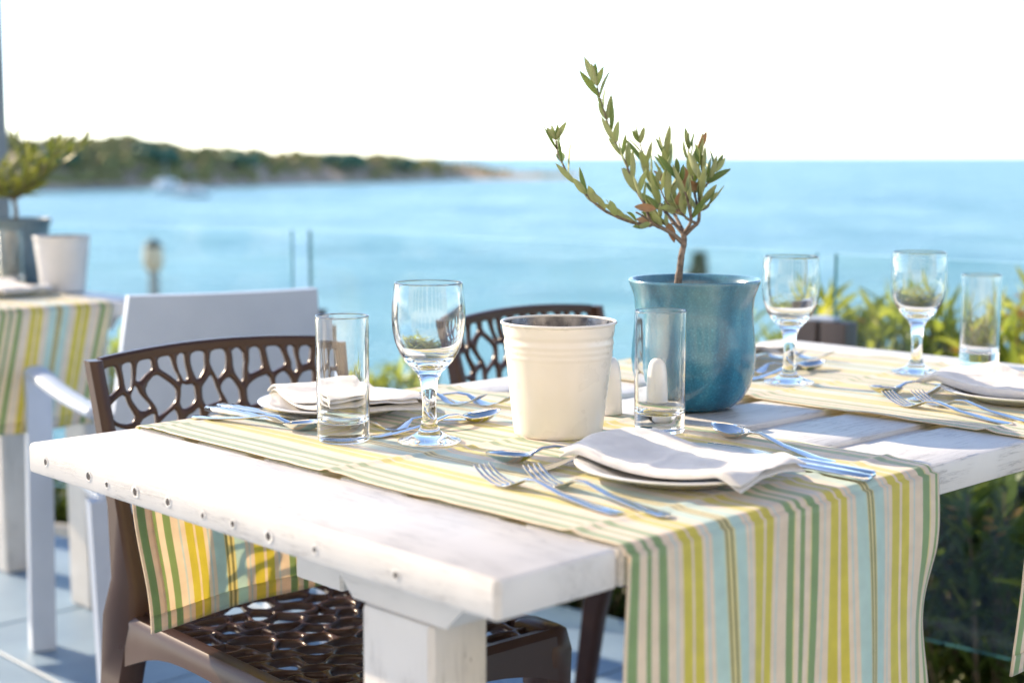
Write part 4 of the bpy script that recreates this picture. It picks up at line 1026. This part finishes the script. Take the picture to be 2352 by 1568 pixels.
bal_post('short dark post between the glass panels, right of the wine glass by the pot', 1.0)
bal_post('short dark post between the glass panels, behind the white armchair', 2.585, top=.66)
pp = at_d(-38, 500, 4.35)
t = thing('terrace_post', 'tall grey post cut off by the left edge of the picture', 'post', (pp.x, pp.y, 0), 0.2)
mb = MB(); mb.box((-.055, -.055, 0.0125), (.055, .055, 2.60), b=.006); mb.build('shaft', M['lamp_pole_grey'], t)
mb = MB(); mb.box((-.08, -.08, .001), (.08, .08, .012), b=.003); mb.build('base_plate', M['lamp_pole_grey'], t)
mb = MB(); mb.box((-.062, -.062, 2.601), (.062, .062, 2.615), b=.003); mb.build('cap', M['lamp_pole_grey'], t)

# ------------------------------------------------------------------ plants beyond the glass
def lance(mb, p, d, nrm, ln, wd, droop, mi=0):
    d = d.normalized(); x = d.cross(nrm)
    if x.length < 1e-3: x = d.cross(Vector((1, 0, .3)))
    x.normalize(); z = x.cross(d)
    rows_ = []
    for t_, w in ((0, .1), (.25, .8), (.5, 1), (.78, .65), (1, .04)):
        c = p + d*(ln*t_) - UP*(droop*ln*t_*t_)
        rows_.append([c - x*(wd*.5*w) + z*(wd*.12*w), c, c + x*(wd*.5*w) + z*(wd*.12*w)])
    mb.loft(rows_, mi=mi, closed=False, cap=False)
def oleander(label, loc, height, spread, nst, seed, flowers=0, singles=0, ll=.14, dark=False):
    rn = random.Random(seed); t = thing('oleander_shrub', label, 'shrub', loc, 0, 'shrubs beyond the glass balustrade')
    st = MB(); lf = MB(); fl = MB(); single = []
    for k in range(int(nst*1.5)):
        a_ = rn.uniform(0, 6.283); r_ = spread*math.sqrt(rn.random()); h = height*rn.uniform(.74, 1.0)*(1 - .15*(r_/spread)**2)
        base = Vector((r_*.25*math.cos(a_), r_*.25*math.sin(a_), 0)); tip = Vector((r_*math.cos(a_), r_*math.sin(a_), h)); mid = base.lerp(tip, .5) + Vector((0, 0, h*.12))
        P = curve_pts([base, mid, tip], 6); st.tube(P, [lerp(.009, .003, i/12) for i in range(13)], seg=5)
        for i in range(2, 13):
            if i < 4 and rn.random() < .4: continue
            a0 = rn.uniform(0, 6.28)
            for q in range(4):
                an = a0 + q*1.571 + rn.uniform(-.3, .3); T = (P[i]-P[i-1]).normalized()
                d = Vector((math.cos(an), math.sin(an), 0)) + UP*rn.uniform(.2, 1.5) + T*.3
                args = (P[i], d, UP + Vector((rn.uniform(-.4, .4), rn.uniform(-.4, .4), 0)), ll*rn.uniform(.5, 1.15), ll*.15*rn.uniform(.7, 1.2), rn.uniform(-.05, .35))
                if len(single) < singles and i > 9: single.append(args)
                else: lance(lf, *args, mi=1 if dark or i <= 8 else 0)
        if rn.random() < flowers:
            for q in range(5): 
                c = P[-1] + Vector((rn.uniform(-.02, .02), rn.uniform(-.02, .02), rn.uniform(-.01, .02)))
                lance(fl, c, Vector((rn.uniform(-1, 1), rn.uniform(-1, 1), .4)), UP, .03, .022, .1)
    st.build('stem', M['stem'], t, angle=None)
    o = lf.build('foliage', [M['oleander'], M['oleander_shaded']], t, angle=None); o['kind'] = 'stuff'
    for args in single:
        q = MB(); lance(q, *args); q.build('leaf', M['oleander'], t, angle=None)
    if fl.v: fl.build('flower', M['flower'], t, angle=None)
GZ = -.47
i = 0
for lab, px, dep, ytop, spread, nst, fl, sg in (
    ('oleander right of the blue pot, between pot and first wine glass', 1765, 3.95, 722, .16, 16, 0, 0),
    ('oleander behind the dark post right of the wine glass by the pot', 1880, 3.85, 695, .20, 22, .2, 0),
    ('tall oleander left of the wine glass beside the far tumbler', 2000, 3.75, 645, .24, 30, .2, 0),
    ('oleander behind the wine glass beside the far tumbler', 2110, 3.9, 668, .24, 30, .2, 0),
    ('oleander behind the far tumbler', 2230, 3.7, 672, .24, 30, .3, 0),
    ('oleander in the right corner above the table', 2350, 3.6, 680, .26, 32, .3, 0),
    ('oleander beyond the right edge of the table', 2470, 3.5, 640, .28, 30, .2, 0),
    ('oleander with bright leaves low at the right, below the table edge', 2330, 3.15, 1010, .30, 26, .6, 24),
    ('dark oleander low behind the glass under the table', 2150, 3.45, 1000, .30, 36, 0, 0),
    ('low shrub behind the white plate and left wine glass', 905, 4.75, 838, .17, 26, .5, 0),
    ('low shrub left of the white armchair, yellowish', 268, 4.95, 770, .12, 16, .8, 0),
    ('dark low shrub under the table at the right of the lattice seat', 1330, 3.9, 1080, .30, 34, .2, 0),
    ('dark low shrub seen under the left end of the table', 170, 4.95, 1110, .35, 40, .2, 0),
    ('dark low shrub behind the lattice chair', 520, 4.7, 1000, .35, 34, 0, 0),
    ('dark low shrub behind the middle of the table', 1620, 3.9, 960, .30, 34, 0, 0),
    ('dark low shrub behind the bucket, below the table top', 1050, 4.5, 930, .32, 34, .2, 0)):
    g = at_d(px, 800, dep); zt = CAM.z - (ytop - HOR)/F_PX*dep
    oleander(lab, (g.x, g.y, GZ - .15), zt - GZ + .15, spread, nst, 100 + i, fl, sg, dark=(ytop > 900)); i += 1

# lantern posts and a cypress lower on the slope
M['lamp_glass'] = noisy('cream_lamp_glass', (0.80, 0.70, 0.50), (0.84, 0.76, 0.58), 10, 0.35)
M['lamp_metal'] = noisy('lamp_metal', (0.05, 0.09, 0.09), (0.09, 0.13, 0.13), 20, 0.5)
M['lamp_pole'] = noisy('lamp_pole', (0.28, 0.36, 0.38), (0.34, 0.42, 0.44), 8, 0.5)
def lantern(label, px, py, dep, s=1.0):
    c = at_d(px, py, dep); t = thing('lantern_post', label, 'lamp', (c.x, c.y, -9.0), group='lantern posts on the slope'); z = c.z + 9.0
    mb = MB(); mb.lathe([(0, 0), (.09, 0), (.06, .3), (.055, z-.16*s)], 16); mb.build('pole', M['lamp_pole'], t)
    mb = MB(); mb.lathe([(0, z-.16*s), (.06*s, z-.16*s), (.10*s, z-.12*s), (.11*s, z), (.095*s, z+.09*s), (.05*s, z+.10*s)], 18); mb.build('globe', M['lamp_glass'], t)
    mb = MB(); mb.lathe([(.105*s, z+.085*s), (.11*s, z+.10*s), (.05*s, z+.15*s), (.015*s, z+.17*s), (0, z+.20*s)], 18); mb.build('cap', M['lamp_metal'], t)
lantern('cream lantern with dark cap on a pole, above the white armchair', 352, 586, 15, .95)
lantern('cream lantern just left of the dark tree top behind the pot', 1583, 640, 24, .9)
c = at_d(1606, 588, 22); t = thing('cypress_tree', 'dark pointed tree top showing right of the olive trunk', 'tree', (c.x, c.y, -9.5)); H_ = c.z + 9.5
mb = MB(); mb.tube([(0, 0, 0), (0, 0, H_*.5), (0, 0, H_*.97)], [.14, .08, .02]); mb.build('trunk', M['bark'], t)
mb = MB(); rn = random.Random(9)
for k in range(2600):
    v_ = rn.random()**1.6; z = H_ - v_*4.2; rr_ = (.04 + .75*v_**1.0)*rn.uniform(.25, 1) ; a_ = rn.uniform(0, 6.28)
    lance(mb, Vector((rr_*math.cos(a_), rr_*math.sin(a_), z - .05)), Vector((math.cos(a_)*.5, math.sin(a_)*.5, 1)), Vector((math.cos(a_), math.sin(a_), .2)), .16, .06, .1)
mb.build('crown', M['darktree'], t, angle=None)
